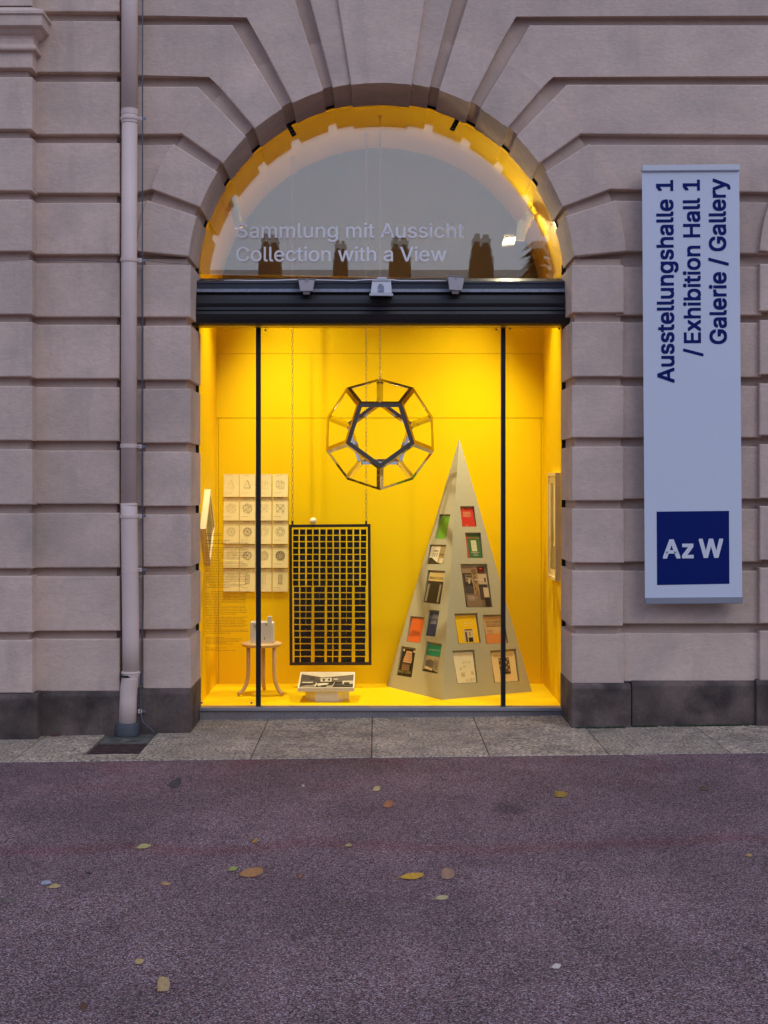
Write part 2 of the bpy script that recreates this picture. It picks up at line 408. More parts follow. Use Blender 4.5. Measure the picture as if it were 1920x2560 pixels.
# backing wall with the arched hole (seen in the grooves)
jl, jr = P(476, 0, QY).x, P(1429, 0, QY).x
rb = (RI + 12) * QY / F; acx, acz = P(CX, CY, QY).x, P(CX, CY, QY).z
arc = [(acx + rb * math.cos(R(a)), acz + rb * math.sin(R(a))) for a in range(8, 173, 4)]
poly = [(-5, -.3), (-5, 5.9), (5.2, 5.9), (5.2, -.3), (jr + .032, -.3), (jr + .032, arc[0][1])] + arc + [(jl - .032, arc[-1][1]), (jl - .032, -.3)]
prism('wall', poly, 8.685, 9.7, BACKPL, fac, 0)
# nearer backing behind the proud jamb stones, arch ring and pilasters
prism('wall', [(P(364, 0, 8.66).x, -.3), (jl - .03, -.3), (jl - .03, 2.97), (P(364, 0, 8.66).x, 2.97)], 8.655, 9.085, BACKPL, fac, 0)
prism('wall', [(jr + .03, -.3), (P(1551, 0, 8.66).x, -.3), (P(1551, 0, 8.66).x, 2.97), (jr + .03, 2.97)], 8.655, 9.085, BACKPL, fac, 0)
rb2, ro2 = (RI + 11) * QY / F, (RO - 6) * QY / F
pr = [(acx + rb2 * math.cos(R(a)), acz + rb2 * math.sin(R(a))) for a in range(5, 176, 3)]
po = [(acx + ro2 * math.cos(R(a)), acz + ro2 * math.sin(R(a))) for a in range(175, 4, -3)]
prism('wall', pr + po, 8.657, 9.08, BACKPL, fac, 0)
# voussoirs
ANG = [(5.6, 17.8), (20.6, 32.3), (35.3, 45.8), (49.3, 59.3), (62.7, 72.6)]
def arcpts(a0, a1, r, flip, n=7): return [ring(a0 + (a1 - a0) * i / n, r, flip) for i in range(n + 1)]
for flip in (False, True):
    for a0, a1 in ANG:
        pts = arcpts(a0, a1, RI, flip) + arcpts(a1, a0, RO, flip)
        blk('voussoir', pts, QY, 9.09, jit=.0006)
    top = 340
    def up(a): return ring(a, (CY + top) / math.sin(R(a)), flip)
    blk('voussoir', arcpts(75.5, 81.2, RI, flip, 4) + [up(81.2), up(75.5)], QY + .002, 9.09, jit=.0006)
blk('keystone', arcpts(81, 99, RI - 3, False, 8) + [ring(99, (CY + 340) / math.sin(R(99))), ring(81, (CY + 340) / math.sin(R(81)))], 8.575, 9.087, jit=.0006)
# courses of the plain wall that bend down into the arch
LT = [-340, 61.5, 216, 364, 513]; LB = [40, 189, 337, 490, 641]
RT = [-340, 62.5, 211, 364.5, 514]; RB = [38, 189, 342, 494, 646.5]
for k in range(5):
    a0, a1 = ANG[4 - k]
    for flip in (False, True):
        yt, yb = (RT[k], RB[k]) if flip else (LT[k], LB[k])
        far = 2600 if flip else 296
        rt = (CY - yt) / math.sin(R(a1)); r0 = (CY - yb) / math.sin(R(a0))
        pts = [(far, yt)]
        if rt > RO: pts.append(ring(a1, rt, flip))
        pts += arcpts(a1, a0, RO - 5, flip, 6)
        if r0 > RO: pts.append(ring(a0, r0, flip))
        pts.append((far, yb))
        blk('wall_block', pts, FY, 8.73, jit=0)
# right field: straight courses
rT = [667, 806, 965, 1116, 1271.6, 1426.6, 1582]; rBf = [787.8, 943, 1093.7, 1248, 1404.5, 1560, 1701]; rBq = [781.7, 941, 1093.7, 1251.7, 1407, 1565.5, 1709]
qT = [663.6, 804.6, 963.5, 1116, 1271.6, 1426.6, 1585]
for i in range(7):
    blk('wall_block', rect(1540, 1905, rT[i], rBf[i] + (3 if i == 6 else 0)), FY, 8.73)
    prism('quoin_stone', [(jr, P(0, rBq[i], QY).z), (P(1560 - (2 if i % 2 else 0), 0, QY).x, P(0, rBq[i], QY).z), (P(1560, 0, QY).x, P(0, qT[i], QY).z), (jr, P(0, qT[i], QY).z)], QY, 9.09, PLASTER, fac, .007, .0012)
    blk('quoin_stone', rect(1899, 2050, qT[i] - 4 - i * .6, rBq[i] - 4 - i * .6), 8.585, 8.73)
# next arch springing beyond the right edge
for a0, a1 in ANG[:3]:
    pts = [(2512 - RI * math.cos(R(a)), 686 - RI * math.sin(R(a))) for a in [a0 + (a1 - a0) * i / 6 for i in range(7)]] + [(2512 - RO * math.cos(R(a)), 686 - RO * math.sin(R(a))) for a in [a1 + (a0 - a1) * i / 6 for i in range(7)]]
    blk('voussoir', pts, 8.585, 8.73)
# left of the opening
lT = [662, 814, 971.6, 1129, 1286, 1438, 1597]; lB = [792, 949.4, 1107, 1265, 1416.7, 1573.7, 1722]
for i in range(7):
    prism('quoin_stone', [(P(357, 0, QY).x, P(0, lB[i], QY).z), (jl, P(0, lB[i], QY).z), (jl, P(0, lT[i], QY).z), (P(357, 0, QY).x, P(0, lT[i], QY).z)], QY, 9.09, PLASTER, fac, .007, .0012)
    blk('wall_block', rect(296, 380, lT[i] + 1, lB[i] + 1), FY + .01, 8.73)
aT = [-340, 52, 203.7, 357, 507, 658, 812, 967.6, 1126, 1281.7, 1440.6, 1597]; aB = [29, 180.6, 336.5, 483.4, 636, 792, 946.6, 1102.4, 1260, 1419.4, 1577.6, 1729]
for t_, b_ in zip(aT, aB): blk('wall_block', rect(60, 299, t_, b_), AY, 8.75)
prism('wall', [(-5, -.3), (P(292, 0, 8.61).x, -.3), (P(292, 0, 8.61).x, 5.9), (-5, 5.9)], 8.612, 8.75, BACKPL, fac, 0)
bT = [192, 345, 498, 650, 804.6, 964.5, 1123.4, 1283.6, 1440.6, 1600.7]; bB = [323, 476.5, 628, 785.8, 941.6, 1100.8, 1261, 1421, 1581, 1733]
for t_, b_ in zip(bT, bB): blk('wall_block', rect(-480, 80, t_, b_), BY, 8.75)
blk('wall_block', rect(-480, 80, 125, 170), BY, 8.75)
for t_, b_ in ((-340, -133), (-112, 15)): blk('wall_block', rect(-480, 80, t_, b_), BY, 8.75)
prism('wall', [(-5, -.3), (P(71, 0, 8.5).x, -.3), (P(71, 0, 8.5).x, 5.9), (-5, 5.9)], 8.497, 8.75, BACKPL, fac, 0)
# moulded impost cornice on the pilaster: profile (projection, y in photo px) carried round the right corner
prof = [(.0, 18), (.085, 24), (.092, 26), (.092, 33), (.082, 36), (.080, 40), (.080, 62), (.072, 66), (.055, 71), (.035, 82), (.016, 90), (.010, 97), (.010, 110), (.028, 114), (.032, 119), (.028, 124), (.010, 127), (.0, 132)]
vs, fs = [], []
xr = P(80, 0, BY).x
for pj, py in prof:
    z = P(0, py, BY - pj).z
    vs += [(-5, BY - pj, z), (xr + pj, BY - pj, z), (xr + pj, 8.7, z)]
for i in range(len(prof) - 1):
    a, b = 3 * i, 3 * i + 3
    fs += [(a, b, b + 1, a + 1), (a + 1, b + 1, b + 2, a + 2)]
mesh('cornice', vs, fs, PLASTER, fac)
# plinth stones
def plinth(x0, x1, ytop, y0, ch=.022, h=.03):
    X0, X1 = P(x0, 0, y0).x, P(x1, 0, y0).x; z = P(0, ytop, y0).z
    vs = [(X0, y0, -.2), (X1, y0, -.2), (X1, y0, z - h), (X0, y0, z - h), (X0, y0 + ch, z), (X1 - .0, y0 + ch, z), (X0, 9.09 if x0 > 1400 and x0 < 1500 or x1 == 476 else 8.75, z), (X1, 9.09 if x0 > 1400 and x0 < 1500 or x1 == 476 else 8.75, z), (X0, 8.75, -.2), (X1, 8.75, -.2)]
    yb = vs[6][1]; vs[8] = (X0, yb, -.2); vs[9] = (X1, yb, -.2)
    o = mesh('plinth_stone', vs, [(0, 1, 2, 3), (3, 2, 5, 4), (4, 5, 7, 6), (1, 9, 7, 5, 2), (8, 0, 3, 4, 6)], STONE, fac)
    bm = bmesh.new(); bm.from_mesh(o.data)
    bmesh.ops.bevel(bm, geom=[e for e in bm.edges if len(e.link_faces) == 2], offset=.004, segments=1, affect='EDGES')
    bmesh.ops.recalc_face_normals(bm, faces=bm.faces); bm.to_mesh(o.data); bm.free()
plinth(303, 476, 1722, 8.572); plinth(97, 301.5, 1728, 8.535); plinth(-150, 93, 1735, 8.42); plinth(-480, -152, 1738, 8.42)
plinth(1429, 1578, 1709, 8.572); plinth(1579.5, 1889, 1702, 8.598); plinth(1892, 2060, 1700, 8.568)
# moss where the plinth meets the slabs
bm = bmesh.new()
for i in range(260):
    px = random.choice([random.uniform(1580, 1890), random.uniform(1590, 1640), random.uniform(1690, 1730), random.uniform(1770, 1850), random.uniform(1440, 1560)])
    Y0 = 8.566 if px < 1578 else 8.592
    x = P(px, 0, Y0).x; s = random.uniform(.005, .013)
    bmesh.ops.create_icosphere(bm, subdivisions=1, radius=s, matrix=Matrix.Translation((x, Y0 - random.uniform(0, .012), gz(x) + .004)) @ Matrix.Diagonal((1.6, 1, .9, 1)))
me = bpy.data.meshes.new('moss'); bm.to_mesh(me); bm.free(); me.materials.append(MOSS)
tag(link('moss', me), 'dark green moss along the foot of the right plinth', 'moss', kind='stuff')
# wall beyond the modelled part of the front, to either side
# (the backing wall already runs on)

# ------------------------------------------------------------------ shop window (frame, mullions, panes)
GY = 9.10
win = thing('shop_window', 'large arched shop window with slim black mullions and frameless glass', 'window', (.03, GY, .1))
XL, XR = P(497, 0, GY).x, P(1404.5, 0, GY).x
zs, zt = P(0, 1767, GY).z, P(0, 814, GY).z
m1, m2 = (P(640, 0, GY).x, P(651.6, 0, GY).x), (P(1252.7, 0, GY).x, P(1263.7, 0, GY).x)
for a, b in ((XL, m1[0]), (m1[1], m2[0]), (m2[1], XR)): box('pane', (a, GY, zs), (b, GY + .006, zt + .04), GLASSL, win)
for a, b in (m1, m2): box('mullion', (a, GY - .012, zs - .01), (b, GY + .035, zt + .03), BLACK, win, .001)
box('frame_rail', (XL, GY - .02, zt - .003), (XR, GY + .03, zt + .012), BLACK, win)
box('frame_rail', (XL - .03, GY - .01, zs - .006), (XR + .03, GY + .03, zs), BLACK, win)
for x in (jl - .03, XR): box('frame_stile', (x, GY - .006, zs), (x + (XL - jl + .03 if x < 0 else jr + .03 - XR), GY + .02, 3.0), BLACK, win)
z0 = P(0, 700, GY).z; RIN = 1.222
arcf = [(acx + (rb - .002) * math.cos(R(a)), acz + (rb - .002) * math.sin(R(a))) for a in range(3, 178, 3)]
arci = [(acx + RIN * math.cos(R(a)), acz + RIN * math.sin(R(a))) for a in range(177, 2, -3)]
prism('arch_frame', arcf + arci, GY - .006, GY + .02, BLACK, win, 0)
ap = [(acx + 1.255 * math.cos(R(a)), acz + 1.255 * math.sin(R(a))) for a in range(2, 179, 3)]
prism('arch_pane', ap, GY + .002, GY + .008, GLASS, win, 0)
ap2 = [(x * .965 + acx * .035, (z - acz) * .965 + acz) for x, z in ap]
o = prism('arch_pane', ap2, GY + .026, GY + .032, GLASS, win, 0)      # rear pane of the double glazing, a trace out of parallel
zz = 2.95; bb = root_loc(win); o.matrix_local = Matrix.Translation(Vector((0, GY + .03, zz)) - bb) @ Matrix.Rotation(R(-.2), 4, 'X') @ Matrix.Translation(-(Vector((0, GY + .03, zz)) - bb))
for px, py, s in ((504.6, 1757, 1), (628.7, 1757, 1), (663.7, 825.5, 1), (1240.8, 824, 1), (1275, 822, 1), (1398, 822, 1)):
    c = P(px, py, GY); lathe('glass_fitting', [(.007, 0), (.007, .003)], c + Vector((0, -.004, 0)), GALV, win, 12, (0, 1, 0))
for px, py, an in ((728, 325, 62), (1137, 312, 118)):
    c = P(px, py, GY + .0); u = Vector((math.cos(R(an)), 0, -math.sin(R(an)))); u2 = Vector((u.z, 0, -u.x))
    obox('bracket', c - u * .045 - u2 * .016 + Vector((0, -.008, 0)), u * .09, u2 * .032, Vector((0, .006, 0)), BLACK, win)
    for s in (.005, .03): lathe('screw', [(.003, 0), (.003, .002)], c + u * s + Vector((0, -.011, 0)), ALU, win, 8, (0, 1, 0))
text('window_lettering', 'Sammlung mit Aussicht', WHITEP, win, P(591, 594, GY), X3, Z3, YM, 569 * GY / F, 36.5 * GY / F, off=.006, res=3)
text('window_lettering', 'Collection with a View', WHITEP, win, P(591, 653, GY), X3, Z3, YM, 525 * GY / F, 36.5 * GY / F, off=.006, res=3)
info = [(1342, 7.6, 'Sammlung mit Aussicht /', 112, 0), (1349, 7.6, 'Collection with a View #6', 112 * 1.0, 0), (1374, 8, 'Adolf Loos (1870–1933)', 58, .022), (1380.6, 8, 'und das Kamingitter / and the Fire Screen', 106, .022)]
de = '''1984 entdeckte Architekt Hans Puchhammer, einer der Kuratoren der
bislang größten Adolf-Loos-Ausstellung Österreichs (1989), in der Wohnung
eines befreundeten Archäologen ein originales Kamingitter von Loos. Die
Wohnung in der Gonzagagasse im 2. Bezirk gehörte ursprünglich der Familie
Neumann, deren 1908 erbautes Warenhaus in der Kärntner Straße heute als
Kaufhaus Steffl bekannt ist. Adolf Loos zeichnet für die Innengestaltung der
Wohnung aus dem Jahr 1905 verantwortlich. Dieses Kamingitter dient nun
als Ausgangspunkt für das Az W-Schaufenster, in dem Objekte
aufeinander Bezug nehmen.
     Es handelt sich um typische Gegenstände aus dem Loos'schen
Wohnungsrepertoire – allerdings in einer Neuinterpretation des Gestalters.
Die Lampe in Form eines Dodekaeders etwa, die Loos in kleinerer Ausführung
oftmals verwendete, z. B. im Herrenmodegeschäft Knize am Graben 13 im
1. Bezirk (1910–1913). Oder der nach Loos' Tischler benannte Hocker,
ursprünglich nach einem ägyptischen Vorbild gestaltet, ist der dreibeinige
Hocker vom Gestalter überarbeitet.
     Loos' intensive Beschäftigung mit platonischen Körpern zeigt sich neben
dem Dodekaeder auch beim Tetraeder der Pyramide, die hier als Träger für
wichtige Publikationen fungiert. Zu diesen mathematischen Formen wurde
Adolf Loos vermutlich auch durch die Zeichnungen von Leonardo da Vinci
animiert. 1509 erstmals publiziert, wurden diese 1889 im Verlag Carl Graeser
auf Deutsch neu aufgelegt und kursierten damals in Wien. Sie inspirierten
zu einer kleinen Hommage auf 20 Blättern.
     Tauchen Sie mit uns ein in das Loos'sche Universum und entdecken
Sie in der weiterführenden Installation innerhalb der Dauerausstellung
das Weiterwirken der Ideen von Adolf Loos.'''.split('\n')
en = '''       In 1984 the architect Hans Puchhammer, one of the curators of Austria's
largest Adolf Loos exhibition to date (1989), discovered an original Loos fire
screen in Vienna in his archaeologist friend's apartment on Gonzagagasse.
Originally, the apartment belonged to the Neumann family, whose 1908
Ankerhaus department store located on Kärntner Strasse is now known as
Steffl. Adolf Loos was responsible for the interior design of the apartment
completed in 1905. This fire screen is the point of departure for the Az W
"Schaufenster", which now showcases a collection of interrelated objects
put together by the designer.
     On display are typical items from Loos's housing repertoire, which
have been reinterpreted by the designer: the dodecahedron-shaped lamp,
for example, here a larger model of the one Loos often used in such places
as the men's fashion store Knize on Graben 13 in Vienna's 1st district (1910–
1913). Or the "Haldeck stool", which was named after Loos's cabinetmaker.
The version of the three-legged stool is also modelled on
the "Egyptian" precedent.
     Loos's intense preoccupation with Platonic solids can be seen not only
in the dodecahedral but also in the tetrahedron of the pyramid, which
serves here as a display stand for important publications. It is not unlikely
that Loos was drawn to these mathematical shapes by Leonardo da Vinci's
59 drawings. Originally published in 1509, a new edition in German was
printed by Verlag Carl Graeser in 1889, and it would have been in circulation
in Vienna at the time. The drawings inspired the designer to create the
small twenty-page homage.
     We invite you to enter the Loos universe. Discover the lasting influence
and impact of Adolf Loos's ideas and visit the more in-depth installation, which
is part of the permanent exhibition "a_schau".'''.split('\n')
def infoline(s, px, py, capx, off=.03):
    cap = capx * GY / F
    ind = len(s) - len(s.lstrip()); s = s.strip()
    if s: text('info_lettering', s, INFO, win, P(px + ind * 1.7, py, GY), X3, Z3, YM, None, cap, off=off, res=1)
infoline('Sammlung mit Aussicht /', 514.5, 1335.5, 2.7); infoline('Collection with a View #6', 514.5, 1340, 2.7)
text('info_lettering', 'Adolf Loos (1870–1933)', INFO, win, P(514.5, 1353, GY), X3, Z3, YM, 59 * GY / F, 3.6 * GY / F, off=.02, res=1)
text('info_lettering', 'und das Kamingitter / and the Fire Screen', INFO, win, P(514.5, 1359.5, GY), X3, Z3, YM, 106 * GY / F, 3.6 * GY / F, off=.02, res=1)
for i, s in enumerate(de): infoline(s, 514.5, 1370 + i * 3.99, 2.35)
for i, s in enumerate(en): infoline(s, 514.5, 1480 + i * 3.99, 2.35)
fin = ['Ausgewählte Literatur / Selected literature:', 'Ausstellungskatalog / Exhibition catalogue, Graphische Sammlung Albertina, Wien', 'Burkhardt Rukschcio, Roland Schachel: Adolf Loos. Leben und Werk, Salzburg 1982', 'Leonardo da Vinci, Luca Pacioli: Divina Proportione, Wien 1889, Neuauflage', 'Der kunstlose Architekt, Wien; Residenz Verlag', 'Alle Objekte / All objects: Wien, Privatbesitz / private collection', '', 'Credits', 'Konzept / Concept: Architekturzentrum Wien', 'Gestaltung / Design: Wien', 'Dank an / Thanks to: alle Leihgeber und Leihgeberinnen / all lenders']
for i, s in enumerate(fin): infoline(s, 514.5, 1594 + i * 3.3, 1.9)

# sill and threshold below the glass
sill = thing('window_threshold', 'low grey threshold with a pale metal strip beneath the window', 'threshold', (.03, 9.0, .02))
zA, zB = P(0, 1769.5, 9.05).z, P(0, 1777.5, 9.03).z
box('metal_strip', (jl - .04, 9.03, zB), (jr + .04, 9.12, zA + .004), ALU, sill, .002)
box('kick_board', (jl - .04, 9.045, -.1), (jr + .04, 9.12, zB), THRESH, sill, .002)

# ------------------------------------------------------------------ shutter box / lintel between the jambs
lin = thing('roller_shutter_box', 'charcoal moulded shutter box spanning the window between the jambs', 'shutter box', (.03, 8.9, 2.6))
def zpy(py, Y): return P(0, py, Y).z
prof = [(9.09, zpy(696, 9.09)), (8.90, zpy(703, 8.90)), (8.898, zpy(708, 8.9)), (8.905, zpy(709, 8.905)), (8.905, zpy(722, 8.905))]
prof2 = [(8.905, zpy(722, 8.905)), (8.875, zpy(722.2, 8.875)), (8.872, zpy(730, 8.872)), (8.90, zpy(730, 8.9))]
prof3 = [(8.90, zpy(730, 8.9)), (8.885, zpy(738, 8.885)), (8.872, zpy(748, 8.872)), (8.870, zpy(758, 8.87)), (8.876, zpy(765, 8.876)), (8.884, zpy(766, 8.884)), (8.868, zpy(767, 8.868)), (8.866, zpy(775, 8.866)), (8.884, zpy(777, 8.884)), (8.872, zpy(778, 8.872)), (8.866, zpy(785, 8.866)), (8.874, zpy(798, 8.874)), (8.886, zpy(808, 8.886)), (8.90, zpy(811, 8.90)), (9.08, zpy(811, 8.95))]
def strip(name, pf, m, x0=jl - .03, x1=jr + .03):
    vs, fs = [], []
    for y, z in pf: vs += [(x0, y, z), (x1, y, z)]
    for i in range(len(pf) - 1): fs.append((2 * i, 2 * i + 1, 2 * i + 3, 2 * i + 2))
    return mesh(name, vs, fs, m, lin)
strip('top_fascia', prof, NAVY); strip('galvanised_rail', prof2, GALV); strip('moulded_front', prof3, SHUT)
strip('bottom_trim', [(8.93, zpy(812.5, 8.93)), (8.93, zpy(814, 8.93)), (9.09, zpy(814, 8.95))], mat('brass_trim', (.30, .17, .05, 1), .4, metal=.7))

cab = tag(tube('white_cable', [P(560, 701.5, 8.93), P(590, 700.5, 8.92), P(620, 701.5, 8.9), P(680, 701, 8.9), P(745, 699, 8.89), P(800, 700, 8.89), P(885, 702, 8.89), P(910, 699.5, 8.88), P(932, 699, 8.88), P(980, 699.5, 8.88), P(1000, 702, 8.89), P(1115, 702, 8.89)], .0035, WHITEP), 'thin white cable running along the top of the shutter box', 'cable')
# floodlights on the box
def flood_side(px0, px1, py0, py1, label, tilt):
    t = thing('floodlight', label, 'floodlight', P((px0 + px1) / 2, (py0 + py1) / 2, 8.80), 'floodlights mounted on the shutter box')
    W_ = (px1 - px0); c = (px0 + px1) / 2
    Ya, Yb = 8.74, 8.88
    def q(x, y, Y):
        a = R(tilt); dx, dy = x - c, y - (py0 + py1) / 2
        return P(c + dx * math.cos(a) - dy * math.sin(a), (py0 + py1) / 2 + dx * math.sin(a) + dy * math.cos(a), Y)
    h = py1 - py0
    # lens rim, tapering body, knuckle
    def frust(name, x0, x1, y0, x2, x3, y1, ya, yb, m):
        vs = [q(x0, y0, ya), q(x1, y0, ya), q(x1, y0, yb), q(x0, y0, yb), q(x2, y1, ya + .012), q(x3, y1, ya + .012), q(x3, y1, yb - .012), q(x2, y1, yb - .012)]
        o = mesh(name, vs, [(3, 2, 1, 0), (4, 5, 6, 7), (0, 1, 5, 4), (1, 2, 6, 5), (2, 3, 7, 6), (3, 0, 4, 7)], m, t)
        bm = bmesh.new(); bm.from_mesh(o.data); bmesh.ops.recalc_face_normals(bm, faces=bm.faces)
        bmesh.ops.bevel(bm, geom=bm.edges[:], offset=.003, segments=2, affect='EDGES'); bm.to_mesh(o.data); bm.free(); return o
    frust('lens_rim', px0, px1, py0, px0, px1, py0 + h * .1, Ya - .005, Yb, WHITEM)
    frust('housing', px0 + W_ * .06, px1 - W_ * .06, py0 + h * .1, px0 + W_ * .16, px1 - W_ * .16, py1 - h * .2, Ya, Yb - .005, GREYH)
    frust('mounting_knuckle', px0 + W_ * .3, px1 - W_ * .3, py1 - h * .2, px0 + W_ * .32, px1 - W_ * .32, py1, Ya + .03, Yb - .01, GREYH)
    o = lathe('clip', [(.006, 0), (.006, .008)], q(c, py0 + h * .1, Ya - .008), ALU, t, 10, (0, 1, 0))
flood_side(743, 789.6, 696, 736, 'small grey floodlight on the shutter box left of centre', 0)
flood_side(1116, 1163, 689, 735, 'small grey floodlight on the shutter box right of centre, slightly tilted', 3)
t = thing('floodlight', 'white ribbed floodlight with a grey data label at the middle of the shutter box', 'floodlight', P(953, 720, 8.8), 'floodlights mounted on the shutter box')
def fr8(name, f, b, m, bev=.003):
    o = mesh(name, f + b, [(0, 1, 2, 3), (7, 6, 5, 4), (0, 4, 5, 1), (1, 5, 6, 2), (2, 6, 7, 3), (3, 7, 4, 0)], m, t)
    bm = bmesh.new(); bm.from_mesh(o.data); bmesh.ops.recalc_face_normals(bm, faces=bm.faces)
    if bev: bmesh.ops.bevel(bm, geom=bm.edges[:], offset=bev, segments=2, affect='EDGES')
    bm.to_mesh(o.data); bm.free(); return o
fr8('housing', [P(926.5, 733, 8.72), P(979.5, 733, 8.72), P(977, 699, 8.78), P(931, 699, 8.78)], [P(926, 733, 8.86), P(980, 733, 8.86), P(977, 699, 8.88), P(931, 699, 8.88)], WHITEM)
fr8('lens_rim', [P(923, 739.5, 8.71), P(983, 740, 8.71), P(982.5, 733, 8.71), P(923.5, 732.5, 8.71)], [P(923, 739.5, 8.87), P(983, 740, 8.87), P(982.5, 733, 8.87), P(923.5, 732.5, 8.87)], WHITEM)
fr8('junction_box', [P(942, 698, 8.82), P(968, 698, 8.82), P(967, 692.5, 8.82), P(943, 692.5, 8.82)], [P(942, 698, 8.87), P(968, 698, 8.87), P(967, 692.5, 8.87), P(943, 692.5, 8.87)], WHITEM)
for i in range(13): obox('cooling_rib', P(932 + i * 3.45, 703, 8.765), X3 * .004, Vector((0, 0, .016)), Vector((0, .03, 0)), WHITEM, t)
O = P(945, 729.5, 8.722); tv = (P(945, 714, 8.75) - O)
patches('data_label', O + YM * .002, X3 * .037, tv, YM, [((0, 0, 1, 1), (120, 124, 140)), ((.05, .3, .3, .36), (200, 200, 205)), ((.15, 1.12, .75, 1.28), (120, 120, 130))], t)

# ------------------------------------------------------------------ the yellow display case
case = thing('display_case', 'bright yellow display case behind the shop window', 'display case', (.03, 9.6, .09))
fz = .096; BKY = 10.11
def plane(name, vs, m, p=case): return mesh(name, vs, [(0, 1, 2, 3)], m, p)
box('floor_panel', (XL, 9.112, fz - .03), (XR, BKY + .02, fz), YEL, case)
SIDEZ = 3.0
box('side_panel', (XL - .02, 9.125, fz - .02), (XL, 10.4, SIDEZ), YEL, case)
box('side_panel', (XR, 9.125, fz - .02), (XR + .02, 10.4, SIDEZ), YEL, case)
zsm = P(0, 1045, BKY).z; zsm2 = P(0, 884, BKY).z
xa, xb = P(546, 0, BKY).x, P(1353, 0, BKY).x
box('back_panel', (XL, BKY, zsm2 + .0012), (XR, BKY + .02, 2.97), YEL, case)
box('back_panel', (XL, BKY, zsm + .002), (XR, BKY + .02, zsm2 - .0012), YEL, case)
box('back_panel', (xa + .0015, BKY + .001, fz), (xb - .0015, BKY + .02, zsm - .002), YEL, case)
box('corner_strip', (XL, BKY + .004, fz), (xa - .0015, BKY + .02, zsm - .002), YEL, case)
box('corner_strip', (xb + .0015, BKY + .004, fz), (XR, BKY + .02, zsm - .002), YEL, case)
box('joint_backing', (XL, BKY + .021, fz), (XR, BKY + .03, 2.97), mat('dark_yellow', (.25, .12, .002, 1), .9), case)
box('ledge', (XL - .02, BKY + .03, 2.93), (XR + .02, 10.42, 2.97), YEL, case)
RV = 1.222
vs, fs = [], []
AA = [a for a in range(2, 179, 4)] + [178]
for a in AA:
    x, z = acx + RV * math.cos(R(a)), acz + RV * math.sin(R(a)) + .012 * math.sin(R(a))
    vs += [(x, 9.118, z), (x, 10.42, z)]
for i in range(len(AA) - 1): fs.append((2 * i, 2 * i + 2, 2 * i + 3, 2 * i + 1))
mesh('vault', vs, fs, YEL, case, smooth=True)
for s, x0, x1 in ((1, XR - .0, acx + RV + .02), (-1, acx - RV - .02, XL)): box('springing_ledge', (x0, 9.125, 2.86), (x1, 10.42, 2.9), YEL, case)
box('upper_back_wall', (-1.4, 10.42, 2.9), (1.45, 10.45, 4.3), DARKW, case)

# drawings pinned to the back wall
phi = (1 + 5 ** .5) / 2
def rotv(v, ax, ay):
    x, y, z = v; c, s = math.cos(ax), math.sin(ax); y, z = y * c - z * s, y * s + z * c
    c, s = math.cos(ay), math.sin(ay); x, z = x * c + z * s, -x * s + z * c
    return (x, y, z)
def solid(kind):
    if kind == 'tetra': V_ = [(0, 1, 0), (-.8, -.75, .2), (.6, -.75, .5), (.7, -.45, -.5)]; return V_, [(i, j) for i in range(4) for j in range(i)], (0, 0)
    if kind == 'prism':
        V_ = [(.42 * math.cos(R(60 * i)), s, .42 * math.sin(R(60 * i))) for s in (-.95, .95) for i in range(6)]
        return V_, [(i, (i + 1) % 6) for i in range(6)] + [(6 + i, 6 + (i + 1) % 6) for i in range(6)] + [(i, i + 6) for i in range(6)], (.15, .3)
    bm = bmesh.new()
    if kind == 'cube': bmesh.ops.create_cube(bm, size=1.25); an = (.3, .45)
    elif kind == 'cubo':
        bmesh.ops.create_cube(bm, size=1.5); an = (.5, .6)
        V_ = [(a, b, 0) for a in (-1, 1) for b in (-1, 1)] + [(a, 0, b) for a in (-1, 1) for b in (-1, 1)] + [(0, a, b) for a in (-1, 1) for b in (-1, 1)]
        V_ = [(x * .75, y * .75, z * .75) for x, y, z in V_]; bm.free()
        return V_, [(i, j) for i in range(12) for j in range(i) if (Vector(V_[i]) - Vector(V_[j])).length < 1.1], an
    elif kind == 'octa':
        V_ = [(1, 1, .2), (-1, 1, -.2), (1, -1, -.2), (-1, -1, .2), (.1, .1, 1), (-.1, -.1, -1)]; V_ = [(x * .8, y * .8, z * .8) for x, y, z in V_]; bm.free()
        return V_, [(0, 1), (1, 3), (3, 2), (2, 0)] + [(4, i) for i in range(4)] + [(5, i) for i in range(4)], (.1, .1)
    elif kind in ('icosa', 'dodeca', 'ball'):
        bmesh.ops.create_icosphere(bm, subdivisions=1 if kind != 'ball' else 2, radius=1); an = (.1, .05)
        if kind == 'dodeca':
            cs = [f.calc_center_median().normalized() for f in bm.faces]; E = []
            fl = list(bm.faces); ix = {f: i for i, f in enumerate(fl)}
            for e in bm.edges: E.append((ix[e.link_faces[0]], ix[e.link_faces[1]]))
            V_ = [tuple(c) for c in cs]; bm.free(); return V_, E, an
    V_ = [tuple(v.co) for v in bm.verts]; bm.verts.index_update(); E = [(e.verts[0].index, e.verts[1].index) for e in bm.edges]; bm.free()
    return V_, E, an
SW, SH = .1135, .166
cols = [559, 599.5, 640.5, 681.5]; rows = [1185.5, 1244.5, 1303, 1362.5, 1422]
kinds = [['tetra', 'tetra', 'cube', 'cube'], ['cubo', 'cubo', 'octa', 'octa'], ['icosa', 'icosa', 'dodeca', 'dodeca'], ['dodeca', 'icosa', 'ball', 'ball'], ['cube', 'prism', 'prism', 'prism']]
kn = {'tetra': 'tetrahedron', 'cube': 'cube', 'cubo': 'cuboctahedron', 'octa': 'octahedron', 'icosa': 'icosahedron', 'dodeca': 'dodecahedron', 'ball': 'many-sided ball', 'prism': 'tall prism'}
rn = ['top row', 'second row', 'third row', 'fourth row', 'bottom row']; cn = ['first', 'second', 'third', 'fourth']
